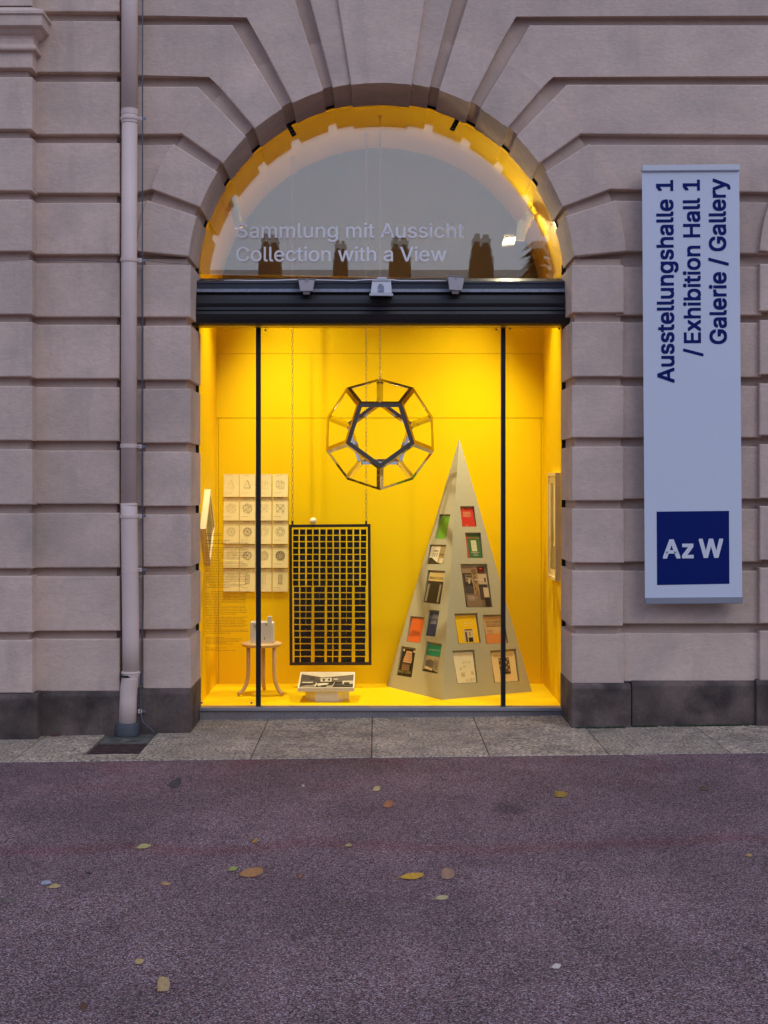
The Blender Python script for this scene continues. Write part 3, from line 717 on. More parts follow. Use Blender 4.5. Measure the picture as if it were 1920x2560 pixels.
for r_ in range(5):
    for c_ in range(4):
        p = P(cols[c_], rows[r_], BKY)
        t = thing('drawing_sheet', 'cream sheet with %s drawing of a %s, %s from left in the %s' % ('faint' if c_ % 2 == 0 else 'darker', kn[kinds[r_][c_]], cn[c_], rn[r_]), 'drawing', p, 'geometric drawings pinned to the yellow wall')
        lean = .012
        O = p + Vector((0, -.003, -SH)); U = X3 * SW; V = Vector((0, .0, SH)); bot = Vector((0, -lean, 0))
        vs = [O + bot, O + U + bot, O + U + V * .5 + bot * .35, O + U + V, O + V, O + V * .5 + bot * .35]
        mesh('paper', vs, [(0, 1, 2, 5), (5, 2, 3, 4)], PAPER, t)
        def on(u, v): return O + U * u + V * v + (bot * (1 - v) * (1.0 if v < .5 else .7) if v < .5 else bot * (1 - v) * .7) + YM * .0022
        V_, E, (ax, ay) = solid(kinds[r_][c_])
        lv, lf = [], []
        pts = [rotv(v, ax, ay) for v in V_]
        wd = .00048 if c_ % 2 == 0 else .0007
        for i, j in E:
            a, b = pts[i], pts[j]
            A = Vector((.5 + a[0] * .3, .54 + a[1] * .3 * SW / SH)); B = Vector((.5 + b[0] * .3, .54 + b[1] * .3 * SW / SH))
            dd = Vector(((B - A).x * SW, (B - A).y * SH)); ln = dd.length
            if ln < 1e-4: continue
            dd /= ln; n_ = Vector((-dd.y / SW * wd, dd.x / SH * wd))
            k = len(lv)
            lv += [on(*(A - n_)), on(*(B - n_)), on(*(B + n_)), on(*(A + n_))]; lf.append((k, k + 1, k + 2, k + 3))
        for u0, u1, v0 in ((.22, .62, .945), (.86, .92, .945), (.08, .55, .17)):
            k = len(lv); lv += [on(u0, v0), on(u1, v0), on(u1, v0 + .008), on(u0, v0 + .008)]; lf.append((k, k + 1, k + 2, k + 3))
        mesh('line_drawing', lv, lf, LINE1 if c_ % 2 == 0 else LINE2, t)['kind'] = 'stuff'

# framed pictures on the side walls
t = thing('picture_frame', 'pale square frame hung on its corner on the left yellow wall', 'picture', (XL, 9.42, 1.25))
c = Vector((XL, 9.42, 1.262)); s = .262
def dia(k, x): return [c + Vector((x, 0, -k)), c + Vector((x, k, 0)), c + Vector((x, 0, k)), c + Vector((x, -k, 0))]
def ringmesh(name, outer, inner, back, m, p):
    vs = outer + inner + back + [v + (back[0] - outer[0]) for v in inner]
    fs = []
    for i in range(4):
        j = (i + 1) % 4
        fs += [(i, j, 4 + j, 4 + i), (8 + i, 8 + j, j, i), (4 + i, 4 + j, 12 + j, 12 + i)]
    return mesh(name, vs, fs, m, p)
ringmesh('frame', dia(s, .04), dia(s - .035, .04), dia(s, .0), FRAMEW, t)
mesh('mount', dia(s - .034, .030), [(0, 1, 2, 3)], PAPER, t); mesh('print', dia(s - .075, .031), [(0, 1, 2, 3)], PRINTD, t)
t = thing('picture_frame', 'tall narrow pale frame with an olive print on the right yellow wall', 'picture', (XR, 9.3, 1.2))
def rr(y0, y1, z0, z1, x): return [Vector((x, y0, z0)), Vector((x, y1, z0)), Vector((x, y1, z1)), Vector((x, y0, z1))]
y0, y1, z0, z1 = 9.16, 9.56, .915, 1.635
ringmesh('frame', rr(y0, y1, z0, z1, XR - .035), rr(y0 + .02, y1 - .02, z0 + .02, z1 - .02, XR - .035), rr(y0, y1, z0, z1, XR), FRAMEW, t)
mesh('mount', rr(y0 + .019, y1 - .019, z0 + .019, z1 - .019, XR - .027), [(0, 1, 2, 3)], PAPER, t)
O = Vector((XR - .028, y1 - .09, z0 + .07)); U = Vector((0, -(y1 - y0) + .15, 0)); V = Z3 * (z1 - z0 - .14)
mesh('print', [O, O + U, O + U + V * .27, O + U * .62 + V * .27, O + U * .62 + V, O + V], [(0, 1, 2, 3), (0, 3, 4, 5)], PRINTD, t)

# ------------------------------------------------------------------ stool with the white house model
t = thing('stool', 'round light wood stool with three outward curving legs', 'stool', (-.79, 9.62, fz))
sc_ = Vector((-.792, 9.62, .458))
lathe('seat', [(.115, -.030), (.133, -.027), (.141, -.017), (.142, -.010), (.136, -.003), (.125, 0)], sc_, WOOD, t, 48)
for (fx, fy) in ((-.945, 9.50), (-.637, 9.512), (-.786, 9.775)):
    dx, dy = fx + .79, fy - 9.6; L_ = math.hypot(dx, dy); dx /= L_; dy /= L_
    r0 = .105; r1 = L_
    pts = [Vector((-.79 + dx * r0, 9.61 + dy * r0, .43))]
    pts.append(Vector((-.79 + dx * r0, 9.61 + dy * r0, fz + .165)))
    for k in range(1, 9):
        a = R(90 * k / 8 * .85); rr_ = r0 + (r1 - r0) * (1 - math.cos(a)) / (1 - math.cos(R(76.5))); zz = fz + .165 - (.165 - .0145) * math.sin(a) / math.sin(R(76.5))
        pts.append(Vector((-.79 + dx * rr_, 9.605 + dy * rr_, zz)))
    tube('leg', pts, .0138, WOOD, t, 12)
t = thing('house_model', 'white cubic house model with a chimney standing on the wooden stool', 'model', (-.795, 9.62, .458))
hx0, hx1, hy0, hy1, hz0, hz1 = P(626, 0, 9.55).x, P(678, 0, 9.55).x, 9.55, 9.69, .459, P(0, 1557, 9.55).z
Wd, Hh = hx1 - hx0, hz1 - hz0
box('walls', (hx0, hy0, hz0), (hx1, hy1, hz1 - .012), CHALK, t)
for a, b in (((hx0, hy0), (hx1, hy0 + .008)), ((hx0, hy1 - .008), (hx1, hy1)), ((hx0, hy0 + .008), (hx0 + .008, hy1 - .008)), ((hx1 - .008, hy0 + .008), (hx1, hy1 - .008))):
    box('parapet', (a[0], a[1], hz1 - .012), (b[0], b[1], hz1), CHALK, t)
cx0 = P(669, 0, 9.55).x
box('chimney', (cx0, hy0 - .004, hz0), (cx0 + .028, hy0 + .03, P(0, 1541.5, 9.55).z), CHALK, t)
box('terrace', (hx1, hy0 + .01, hz0), (hx1 + .012, hy1, hz1 - .005), CHALK, t)
SHADE = mat('grey_card', (.42, .38, .28, 1), .8)
for px0, px1, py0, py1 in ((634, 641.5, 1561, 1569), (663.5, 668.5, 1558.5, 1564.5), (659.5, 663, 1593, 1600), (634, 641, 1571.5, 1572.5)):
    a, b = P(px0, py1, 9.549), P(px1, py0, 9.549)
    mesh('window', [(a.x, 9.5485, a.z), (b.x, 9.5485, a.z), (b.x, 9.5485, b.z), (a.x, 9.5485, b.z)], [(0, 1, 2, 3)], SHADE, t)

# ------------------------------------------------------------------ hanging fire screen
SY = 9.90
t = thing('fire_screen', 'dark iron fire screen of small square plates hanging on two chains', 'fire screen', P(825, 1487, SY))
tl, tr, br, bl = P(722.5, 1311.5, SY), P(926.5, 1310, SY), P(929, 1662.5, SY), P(724, 1663, SY)
fw = .021
def bar4(name, a, b, w_, inward, m):
    obox(name, a + Vector((0, -.01, 0)), b - a, inward * w_, Vector((0, .02, 0)), m, t)
bar4('frame_rail', tl, tr, fw, -Z3, IRONF); bar4('frame_rail', bl, br, fw, Z3, IRONF)
bar4('frame_stile', tl - Z3 * fw, bl + Z3 * fw, fw, X3, IRONF); bar4('frame_stile', tr - Z3 * fw, br + Z3 * fw, fw, -X3, IRONF)
W0, H0 = tr.x - tl.x, tl.z - bl.z
ps = .039
bm = bmesh.new(); bmesh.ops.create_cube(bm, size=1, matrix=Matrix.Diagonal((ps, .0022, ps, 1)))
pm = bpy.data.meshes.new('plate'); bm.to_mesh(pm); bm.free(); pm.materials.append(IRON)
zx0 = [875, 932.5, 993, 1050, 1108, 1168, 1226, 1284, 1342, 1401, 1459]
rngv, rngf = [], []; top = tl.z - fw; base = root_loc(t)
for ci, zx in enumerate(zx0):
    xc = P(480 + (zx + 22.5) / 3.456, 0, SY).x; drift = random.uniform(-.001, .001)
    wv = random.uniform(-.004, .004)
    for ri in range(21):
        zc = P(0, 1160 + (588 + ri * 55.1) / 3.456, SY).z
        x = xc + (drift * ri / 2 if ri > 8 else 0) + (random.uniform(-.0012, .0012))
        o = bpy.data.objects.new('plate', pm); COL.objects.link(o); o.parent = t
        o.location = Vector((x, SY + wv * math.sin(ri * .4), zc)) - base
        o.rotation_euler = (random.uniform(-.05, .05), random.gauss(0, .018) * (1 + ri / 12), random.uniform(-.10, .10))
        for s in (-.0125, .0125):
            z1_ = zc + ps / 2 - .004; z2_ = z1_ + .0165
            v_, f_ = tube_data([Vector((x + s, SY - .003, z1_)), Vector((x + s, SY - .0045, (z1_ + z2_) / 2)), Vector((x + s, SY - .003, z2_))], .0011, 4)
            k = len(rngv); rngv += v_; rngf += [tuple(i + k for i in f) for f in f_]
o = mesh('wire_ring', rngv, rngf, CHAINM, t); o['kind'] = 'stuff'
for px in (731, 915.3):
    a = P(px - 2.6, 1311, SY); obox('hanging_lug', a + Vector((0, -.006, -.002)), X3 * (5.2 * SY / F), Z3 * .028, Vector((0, .012, 0)), IRONF, t)
bc = P(783, 1302.3, SY)
o = lathe('wooden_ball', [(.0245 * math.sin(R(a)) + 1e-5, -.0245 * math.cos(R(a))) for a in range(0, 181, 10)], bc, mat('pale_ball', (.80, .68, .42, 1), .45), None, 24, loc=bc)
tag(o, 'small cream ball resting on top of the fire screen', 'ball')

# chains
def link_mesh(name, L_, W_, r):
    pts = []
    for i in range(16):
        a = 2 * math.pi * i / 16; y = math.sin(a); x = math.cos(a)
        pts.append(Vector((x * W_ / 2, 0, y * W_ / 2 + (L_ - W_) / 2 * (1 if y > 0 else -1 if y < -1e-9 else 0))))
    v_, f_ = tube_data(pts, r, 5, True)
    me = bpy.data.meshes.new(name); me.from_pydata([tuple(q) for q in v_], [], f_); me.materials.append(CHAINM)
    me.polygons.foreach_set('use_smooth', [True] * len(f_)); return me
LM = link_mesh('chain_link', .0385, .0135, .0016)
HM = link_mesh('eye_hook', .022, .022, .0028)
def chain(x, y, z0, z1, label):
    t = thing('hanging_chain', label, 'chain', (x, y, z0), 'long link chains hanging from the vault')
    n = int((z1 - z0) / .0318)
    for i in range(n):
        o = bpy.data.objects.new('chain_link', LM); COL.objects.link(o); o.parent = t
        o.location = (0, 0, .018 + i * (z1 - z0) / n); o.rotation_euler = (0, 0, (R(90) if i % 2 else 0) + random.uniform(-.2, .2) + .2)
    o = link('eye_hook', HM, t, Vector((0, 0, z1 - z0 + .006)))
def vz(x): return acz + math.sqrt(RV ** 2 - (x - acx) ** 2)
DY = 9.48
for px, lab in ((731, 'left chain carrying the fire screen'), (915.3, 'right chain carrying the fire screen, behind the metal dodecahedron')):
    x = P(px, 0, SY).x; chain(x, SY, P(0, 1302, SY).z - .006, vz(x) - .01, lab)
dx_ = P(950, 0, DY).x
chain(dx_, DY, P(0, 943, DY).z, vz(dx_) - .005, 'chain carrying the polished metal dodecahedron')

# ------------------------------------------------------------------ dodecahedron
A_ = 102.6 * DY / F
dc = P(950, 1084.8, DY)
V_ = [Vector(v) for v in [(x, y, z) for x in (-1, 1) for y in (-1, 1) for z in (-1, 1)]] + [Vector(v) for s in (-1, 1) for q in (-1, 1) for v in ((0, s / phi, q * phi), (s / phi, q * phi, 0), (s * phi, 0, q / phi))]
el = 2 / phi
E = [(i, j) for i in range(20) for j in range(i) if abs((V_[i] - V_[j]).length - el) < 1e-4]
nb = {i: [j for a, b in E for j in ((b,) if a == i else (a,) if b == i else ())] for i in range(20)}
faces = set()
for i in range(20):
    for a in nb[i]:
        for b in nb[i]:
            if a >= b: continue
            n_ = (V_[a] - V_[i]).cross(V_[b] - V_[i]).normalized(); dd = n_.dot(V_[i])
            faces.add(tuple(sorted(k for k in range(20) if abs(n_.dot(V_[k]) - dd) < 1e-4)))
faces = [f for f in faces if len(f) == 5]
n0 = sum((V_[k] for k in faces[0]), Vector()) / 5
q1 = n0.normalized().rotation_difference(Vector((0, -1, 0)))
W_ = [q1 @ v for v in V_]
v0 = W_[faces[0][0]]; ang = math.atan2(v0.x, -v0.z)
q2 = Matrix.Rotation(ang, 3, 'Y')
W_ = [q2 @ v for v in W_]
v0 = W_[faces[0][0]]
if abs(v0.x) > .05 or v0.z > 0:
    W_ = [Matrix.Rotation(-2 * ang, 3, 'Y') @ v for v in W_]
sca = A_ / el; W_ = [v * sca + dc for v in W_]
t = thing('metal_dodecahedron', 'polished metal open frame dodecahedron hanging behind the glass', 'hanging sculpture', dc)
wb = .0285
fc = {f: sum((W_[k] for k in f), Vector()) / 5 for f in faces}
def inset(f, k):
    c_ = fc[f]; rad = (W_[k] - c_).length; inr = rad * math.cos(R(36)); return c_ + (W_[k] - c_) * ((inr - wb) / inr)
for i, j in E:
    f1, f2 = [f for f in faces if i in f and j in f]
    def endp(k):
        fs3 = [f for f in faces if k in f]; return sum((inset(f, k) for f in fs3), Vector()) / 3
    vs = [W_[i], inset(f1, i), endp(i), inset(f2, i), W_[j], inset(f1, j), endp(j), inset(f2, j)]
    fs = [(0, 4, 5, 1), (0, 3, 7, 4), (1, 5, 6, 2), (2, 6, 7, 3), (0, 1, 2, 3), (4, 7, 6, 5)]
    # flatten the inner faces: both inner quads lie between the two strips
    o = mesh('frame_bar', vs, fs, BRASS, t)
    bm = bmesh.new(); bm.from_mesh(o.data); bmesh.ops.recalc_face_normals(bm, faces=bm.faces)
    bmesh.ops.bevel(bm, geom=[e for e in bm.edges if e.calc_length() > .1], offset=.0012, segments=1, affect='EDGES'); bm.to_mesh(o.data); bm.free()
tp = max(W_, key=lambda v: v.z)
tube('hanging_eye', [tp + Vector((math.sin(R(a)) * .008, 0, .006 + .008 * math.cos(R(a)))) for a in range(0, 360, 30)], .0018, CHAINM, t, 6, True)

# ------------------------------------------------------------------ small photo stand
t = thing('photo_stand', 'low white stand with a tilted black and white room photograph', 'display stand', (-.326, 9.4, fz))
hexp = [(-.326 + .15 * math.cos(R(60 * k)), 9.40 + .15 * math.sin(R(60 * k))) for k in range(6)]
vs = [(x, y, fz) for x, y in hexp] + [(x, y, .168 + (y - 9.25) * .2) for x, y in hexp]
mesh('base', vs, [tuple(range(5, -1, -1)), tuple(range(6, 12))] + [(i, (i + 1) % 6, 6 + (i + 1) % 6, 6 + i) for i in range(6)], GLOSSW, t)
fl, fr_ = P(744, 1720, 9.245), P(885.5, 1719.5, 9.245)
bkl, bkr = P(751.4, 1680, 9.56), P(887.4, 1680, 9.56)
nrm = (fr_ - fl).cross(bkl - fl).normalized()
dn = Vector((0, 0, -.0245))
mesh('board', [fl, fr_, bkr, bkl, fl + dn, fr_ + dn, bkr + dn, bkl + dn], [(0, 1, 2, 3), (7, 6, 5, 4), (0, 4, 5, 1), (1, 5, 6, 2), (2, 6, 7, 3), (3, 7, 4, 0)], mat('cream_board', (.80, .70, .48, 1), .6), t)
def lerp(a, b, k): return a + (b - a) * k
O = lerp(lerp(fl, fr_, .028), lerp(bkl, bkr, .028), .03); U = lerp(fl, fr_, .975) - lerp(fl, fr_, .028); V = (lerp(lerp(fl, fr_, .028), lerp(bkl, bkr, .028), .95) - O)
ph = [((0, 0, 1, 1), (60, 52, 40)),
      ([(0, .9), (.4, .68), (.62, .72), (1, .86), (1, 1), (0, 1)], (214, 200, 165)),
      ([(0, .90), (.4, .68), (.4, .35), (0, .25)], (84, 74, 60)), ([(.6, .70), (1, .84), (1, .3), (.6, .38)], (104, 94, 76)),
      ([(0, .0), (1, .0), (1, .12), (.62, .36), (.35, .36), (0, .2)], (66, 58, 46)),
      ([(.0, .0), (.3, .0), (.32, .22), (.08, .12)], (146, 132, 104)),
      ((.38, .38, .59, .64), (222, 210, 176)), ((.36, .52, .5, .62), (176, 160, 124)), ((.42, .42, .46, .56), (40, 34, 28)), ((.52, .44, .56, .58), (50, 44, 36)),
      ((.18, .52, .25, .68), (34, 30, 26)), ((.195, .56, .235, .64), (88, 78, 64)), ((.62, .50, .71, .58), (206, 192, 158)),
      ((.04, .28, .24, .36), (190, 176, 142)), ((.05, .16, .24, .27), (40, 35, 30)),
      ([(.3, .18), (.36, .26), (.48, .28), (.55, .24), (.5, .16), (.38, .12)], (226, 214, 180)), ([(.34, .1), (.36, .18), (.38, .18), (.37, .02)], (200, 186, 150)),
      ((.58, .28, .78, .34), (40, 34, 28)), ([(.50, .02), (.62, .02), (.63, .10), (.51, .09)], (200, 184, 148)), ([(.605, .02), (.62, .02), (.655, .3), (.64, .3)], (208, 194, 160)),
      ((.8, .2, 1, .42), (196, 182, 148)), ((.83, .14, .93, .32), (48, 42, 36)), ([(.28, .04), (.3, .3), (.315, .3), (.31, .04)], (212, 198, 164)), ([(.31, .14), (.4, .04), (.41, .07), (.32, .18)], (190, 176, 144)),
      ([(.66, .16), (.8, .1), (.98, .02), (.98, .06), (.8, .17), (.67, .2)], (88, 80, 66))]
patches('photograph', O, U, V, nrm, ph, t, .0005)

# ------------------------------------------------------------------ pyramid with book pockets
HC = EYE - fz
def fl_pt(px, py): Y = HC * F / (py - HY); return Vector(((px - HX) * Y / F, Y, fz))
Fp = fl_pt(1105, 1750); a0 = R(30.4); sd_ = .745
rv, lv_ = Vector((math.cos(a0), math.sin(a0), 0)), Vector((-math.sin(a0), math.cos(a0), 0))
Rp, Lp = Fp + rv * .757, Fp + lv_ * .733
Ap = Vector((P(1148, 0, 9.863).x, 9.863, P(0, 1096, 9.863).z))
Bp = Rp + Lp - Fp
t = thing('book_pyramid', 'tall grey beige pyramid with rectangular pockets that hold books', 'display stand', Fp)
pyr_t = t
def pix_plane(px, py, O, N):
    dvec = Vector(((px - HX) / F, 1, -(py - HY) / F)); c0 = Vector((0, 0, EYE))
    k = (O - c0).dot(N) / dvec.dot(N); return c0 + dvec * k
def zq(l): return [(940 + x / 2.9105, 1040 + y / 2.9105) for x, y in l]
LQ = dict(a=[(463, 715), (541, 715), (507, 893), (430, 893)], b=[(392, 935), (512, 937), (487, 1078), (367, 1078)], c=[(378, 1120), (503, 1127), (465, 1370), (337, 1355)],
          d=[(387, 1410), (463, 1415), (430, 1605), (357, 1597)], e=[(250, 1455), (353, 1464), (320, 1652), (220, 1640)], f=[(185, 1673), (290, 1690), (258, 1903), (148, 1885)], g=[(370, 1640), (480, 1658), (447, 1875), (332, 1855)])
RQ = dict(h=[(612, 656), (713, 656), (732, 805), (628, 805)], i=[(648, 848), (762, 848), (778, 1033), (668, 1033)], j=[(615, 1076), (807, 1076), (847, 1392), (657, 1392)],
          k=[(570, 1438), (737, 1433), (763, 1650), (600, 1658)], l=[(777, 1448), (928, 1443), (962, 1650), (802, 1660)], m=[(556, 1708), (716, 1700), (740, 1938), (590, 1948)], n=[(830, 1708), (1018, 1692), (1045, 1928), (860, 1943)])
BACKP = mat('pocket_board', (.40, .35, .22, 1), .6)
frames = {}
def pyr_face(P1, P2, quads):
    N = (P2 - P1).cross(Ap - P1).normalized()
    if N.y > 0: N = -N
    U = (P2 - P1).normalized(); V = N.cross(U) if N.cross(U).z > 0 else U.cross(N)
    def uv(p): return ((p - P1).dot(U), (p - P1).dot(V))
    cu = bpy.data.curves.new('f', 'CURVE'); cu.dimensions = '2D'; cu.fill_mode = 'BOTH'
    polys = [[uv(P1), uv(P2), uv(Ap)]]
    for k, q in quads.items():
        pts = [uv(pix_plane(x, y, P1, N)) for x, y in zq(q)]
        # a pocket is a rectangle in its face: square it up
        frames[k] = (P1.copy(), U.copy(), V.copy(), N.copy(), pts); polys.append(pts)
    for pl in polys:
        sp = cu.splines.new('POLY'); sp.points.add(len(pl) - 1); sp.use_cyclic_u = True
        for i, (u, v) in enumerate(pl): sp.points[i].co = (u, v, 0, 1)
    o = bpy.data.objects.new('f', cu); COL.objects.link(o)
    dg = bpy.context.evaluated_depsgraph_get(); me = bpy.data.meshes.new_from_object(o.evaluated_get(dg)); bpy.data.objects.remove(o)
    vs = [P1 + U * v.co.x + V * v.co.y for v in me.vertices]; fs = [tuple(p.vertices) for p in me.polygons]
    mesh('side_face', vs, fs, PYR, pyr_t)
    for k, q in quads.items():
        pts = frames[k][4]; w3 = [P1 + U * u + V * v for u, v in pts]; b3 = [p - N * .022 for p in w3]
        mesh('book_pocket', w3 + b3, [(0, 1, 5, 4), (1, 2, 6, 5), (2, 3, 7, 6), (3, 0, 4, 7), (4, 5, 6, 7)], PYR, pyr_t)
pyr_face(Lp, Fp, LQ); pyr_face(Fp, Rp, RQ)
yb = BKY - .004
def cutY(a, b): k = (yb - a.y) / (b.y - a.y); return a + (b - a) * k
RB_, LB_ = cutY(Rp, Bp), cutY(Lp, Bp); AR = cutY(Bp, Ap)
mesh('rear_face', [Rp, RB_, AR, Ap], [(0, 1, 2, 3)], PYR, t); mesh('rear_face', [Lp, LB_, AR, Ap], [(3, 2, 1, 0)], PYR, t)

def book(k, label, base_rgb, prints, texts, grp='books in the pockets of the pyramid', thick=.012):
    P1, U, V, N, pts = frames[k]
    cu_, cv_ = sum(p[0] for p in pts) / 4, sum(p[1] for p in pts) / 4
    q = [(cu_ + (u - cu_) * .90, cv_ + (v - cv_) * .93 - abs(pts[0][1] - pts[3][1]) * .025) for u, v in pts]
    tl_, tr_, br_, bl_ = [P1 + U * u + V * v for u, v in q]
    O = bl_ - N * .004; UU = br_ - bl_; VV = tl_ - bl_
    lean = -N * .009; VV = VV + lean
    tb = thing('book', label, 'book', O, grp)
    fpts = [O, O + UU, O + (tr_ - bl_) + lean, O + VV]
    def quad(u, v): return lerp(lerp(fpts[0], fpts[1], u), lerp(fpts[3], fpts[2], u), v)
    bk = [p - N * .008 for p in fpts]
    mesh('cover', fpts + bk, [(0, 1, 2, 3), (7, 6, 5, 4), (0, 4, 5, 1), (1, 5, 6, 2), (2, 6, 7, 3), (3, 7, 4, 0)], mc(base_rgb, .4), tb)
    if prints:
        vs, fs, ms, mi = [], [], [], []
        for n_, (poly, rgb) in enumerate(prints):
            if not isinstance(poly[0], tuple): a, b, c, e = poly; poly = [(a, b), (c, b), (c, e), (a, e)]
            i0 = len(vs); vs += [quad(u, v) + N * (.0004 + .0001 * n_) for u, v in poly]; fs.append(tuple(range(i0, len(vs))))
            m_ = mc(rgb, .4)
            if m_ not in ms: ms.append(m_)
            mi.append(ms.index(m_))
        mesh('cover_print', vs, fs, None, tb, mats=ms, mi=mi)
    for s, u0, v0, wdt, cp, rgb in texts:
        hN = VV.length
        tm = text('cover_title', s, mc(rgb, .5), tb, quad(u0, v0) + N * (.0012 + .0001 * len(prints)), UU.normalized(), VV.normalized(), N, wdt * UU.length, cp * hN, off=.01, res=1)
    return tb
rl = random.Random(3)
book('a', 'bright green book in the topmost pocket of the left face', (98, 160, 44), [], [('ADOLF', .4, .93, .3, .03, (60, 100, 20))] + [])
b_ = [((0, 0, .62, 1), (226, 214, 178)), ((.62, 0, 1, 1), (168, 146, 98)), ((.2, .7, .5, .76), (60, 54, 44)), ((.72, .05, .98, .32), (214, 196, 150)), ([(0, 0), (0, .34), (.18, .36), (.4, .22), (.6, .1), (.85, .02), (.9, 0)], (44, 38, 32))] + [((x, y, x + .05, y + .09), (110, 96, 70)) for x in (.2, .32, .46) for y in (.42, .53)]
book('b', 'sepia book with a pale villa photo, second pocket of the left face', (200, 184, 140), b_, [('Loos', .64, .48, .3, .12, (30, 26, 22))])
book('c', 'book with cream title band over a dark doorway, third pocket of left face', (58, 46, 36), [((0, .72, 1, 1), (214, 186, 110)), ((.04, .04, .16, .62), (150, 136, 104)), ((.8, .04, .9, .62), (158, 144, 110)), ((.22, .02, .74, .66), (36, 30, 27))], [('ADOLF LOOS', .06, .79, .86, .075, (90, 66, 30))])
book('d', 'narrow dark blue book in the left face below the doorway book', (38, 52, 84), [((.15, .50, .9, .505), (190, 190, 190)), ((.15, .66, .9, .665), (190, 190, 190))], [('ADOLF', .35, .88, .4, .035, (150, 150, 160)), ('LOOS', .12, .72, .8, .14, (190, 190, 190)), ('WELTBILD', .22, .59, .6, .045, (215, 215, 215)), ('GEDANKEN', .2, .52, .66, .045, (215, 215, 215)), ('VERLAG', .35, .07, .4, .03, (120, 130, 150))])
sp = [((rl.uniform(.05, .9), y := rl.uniform(.06, .95), 0, 0), (0, 0, 0)) for _ in range(0)]
e_ = []
for _ in range(46):
    x, y = rl.uniform(.03, .93), rl.uniform(.04, .95); e_.append(((x, y, x + rl.uniform(.01, .05), y + .008), (210, 84, 30)))
book('e', 'orange book with black title at the left edge of the pyramid', (232, 108, 46), e_, [('ADOLF', .2, .46, .4, .035, (60, 30, 20)), ('LOOS', .12, .29, .76, .16, (34, 22, 24)), ('UND WIEN', .12, .24, .4, .03, (60, 30, 20))])
f_ = [([(.2, .6), (.3, .92), (.72, .92), (.82, .6), (.8, .5), (.2, .5)], (216, 164, 116))] + [((.28 + x * .09, .55 + y * .085, .31 + x * .09, .59 + y * .085), (60, 40, 30)) for x in range(6) for y in range(4)] + [((.2, .2, .8, .48), (78, 60, 42)), ((.05, .9, .18, .98), (220, 190, 150)), ((.84, .9, .96, .98), (220, 190, 150))] + [((.24 + x * .08, .22 + y * .07, .27 + x * .08, .27 + y * .07), (190, 150, 100)) for x in range(7) for y in range(3)]
book('f', 'black book with an orange lit building photo, lowest left pocket', (40, 32, 26), f_, [('ADOLF LOOS', .04, .11, .92, .085, (170, 170, 110))])
g_ = [((0, .58, 1, 1), (10, 142, 104)), ((0, 0, 1, .58), (176, 160, 118)), ([(.05, .1), (.05, .4), (.4, .46), (.62, .4), (.62, .1)], (104, 98, 86)), ([(.62, .1), (.62, .5), (.95, .42), (.95, .1)], (140, 128, 100)), ([(0, .06), (.2, .14), (.7, .09), (1, .02), (1, 0), (0, 0)], (50, 42, 34)), ([(.08, .1), (.6, .06), (.62, .14), (.1, .2)], (214, 196, 150)), ((.7, .3, .75, .34), (40, 36, 30)), ((.82, .2, .87, .25), (40, 36, 30))]
book('g', 'book with teal top half and grey building photo, lower left face', (176, 160, 118), g_, [('Der Architekt Adolf Loos', .08, .78, .84, .045, (222, 220, 190))])
h_ = [((.15, .52 + i * .035, .15 + rl.uniform(.5, .72), .53 + i * .035), (236, 190, 130)) for i in range(8)] + [((.2, .06, .45, .08), (230, 170, 120)), ((.15, .9, .28, .915), (230, 170, 120))]
book('h', 'red paperback in the topmost pocket of the right face', (192, 42, 34), h_, [])
i_ = [((.34, .28, .72, .74), (226, 216, 168)), ((0, .0, .08, 1), (196, 60, 36))]
for n_ in range(7):
    yy = .32 + n_ * .06; i_.append(([(.36, yy + .02), (.53, yy - .02), (.70, yy + .02), (.70, yy + .032), (.53, yy - .008), (.36, yy + .032)], (112, 120, 70)))
book('i', 'green book with cream herringbone panel and orange title, right face', (56, 104, 58), i_, [('Adolf Loos', .08, .82, .88, .075, (226, 88, 46)), ('Ornament', .26, .20, .56, .05, (236, 230, 196)), ('and', .45, .155, .16, .03, (236, 230, 196)), ('Crime', .36, .09, .36, .05, (236, 230, 196))])
j_ = [((0, 0, 1, 1), (118, 94, 72)), ((.0, .84, .38, 1), (150, 122, 90)), ((.02, .34, .38, .84), (60, 46, 38)), ((.1, .62, .36, .8), (150, 128, 96)), ((.12, .74, .36, .78), (84, 64, 50)), ((.14, .66, .34, .70), (84, 64, 50)), ((.2, .58, .38, .70), (196, 176, 132)), ([(.27, .5), (.27, .6), (.3, .63), (.29, .68), (.33, .69), (.36, .67), (.35, .63), (.38, .6), (.38, .5)], (34, 27, 25)), ((.02, .34, .34, .52), (74, 64, 58)),
      ((.38, 0, .62, 1), (168, 136, 88))] + [((.39 + rl.uniform(0, .2), y0_, .4 + rl.uniform(0, .2), y0_ + .09), (120, 92, 58)) for y0_ in [i * .045 for i in range(20)]] + [((.66, .86, .94, 1), (84, 24, 20)), ((.76, .94, .82, .965), (250, 90, 50)), ((.62, .5, 1, .82), (190, 166, 126)), ((.88, .62, .94, .72), (44, 36, 32)), ((.62, .2, .78, .55), (70, 60, 54)), ((.78, .24, 1, .48), (202, 180, 138)), ((.62, .48, .98, .56), (58, 48, 44)), ((.8, .02, 1, .22), (40, 32, 30)), ((.0, .0, .6, .3), (132, 108, 80))] + [((.04 + rl.uniform(0, .5), rl.uniform(0, .26), 0, 0), (0, 0, 0)) for _ in range(0)]
book('j', 'large picture book with brown interior collage, the biggest on the pyramid', (118, 94, 72), j_, [('Adolf Loos', .42, .655, .44, .05, (230, 220, 190)), ('Villa Müller', .08, .25, .28, .026, (226, 216, 190)), ('Villa Moller', .08, .19, .28, .026, (226, 216, 190)), ('Haus am Michaelerplatz', .08, .22, .4, .016, (226, 216, 190)), ('Looshaus', .08, .16, .3, .016, (226, 216, 190))])
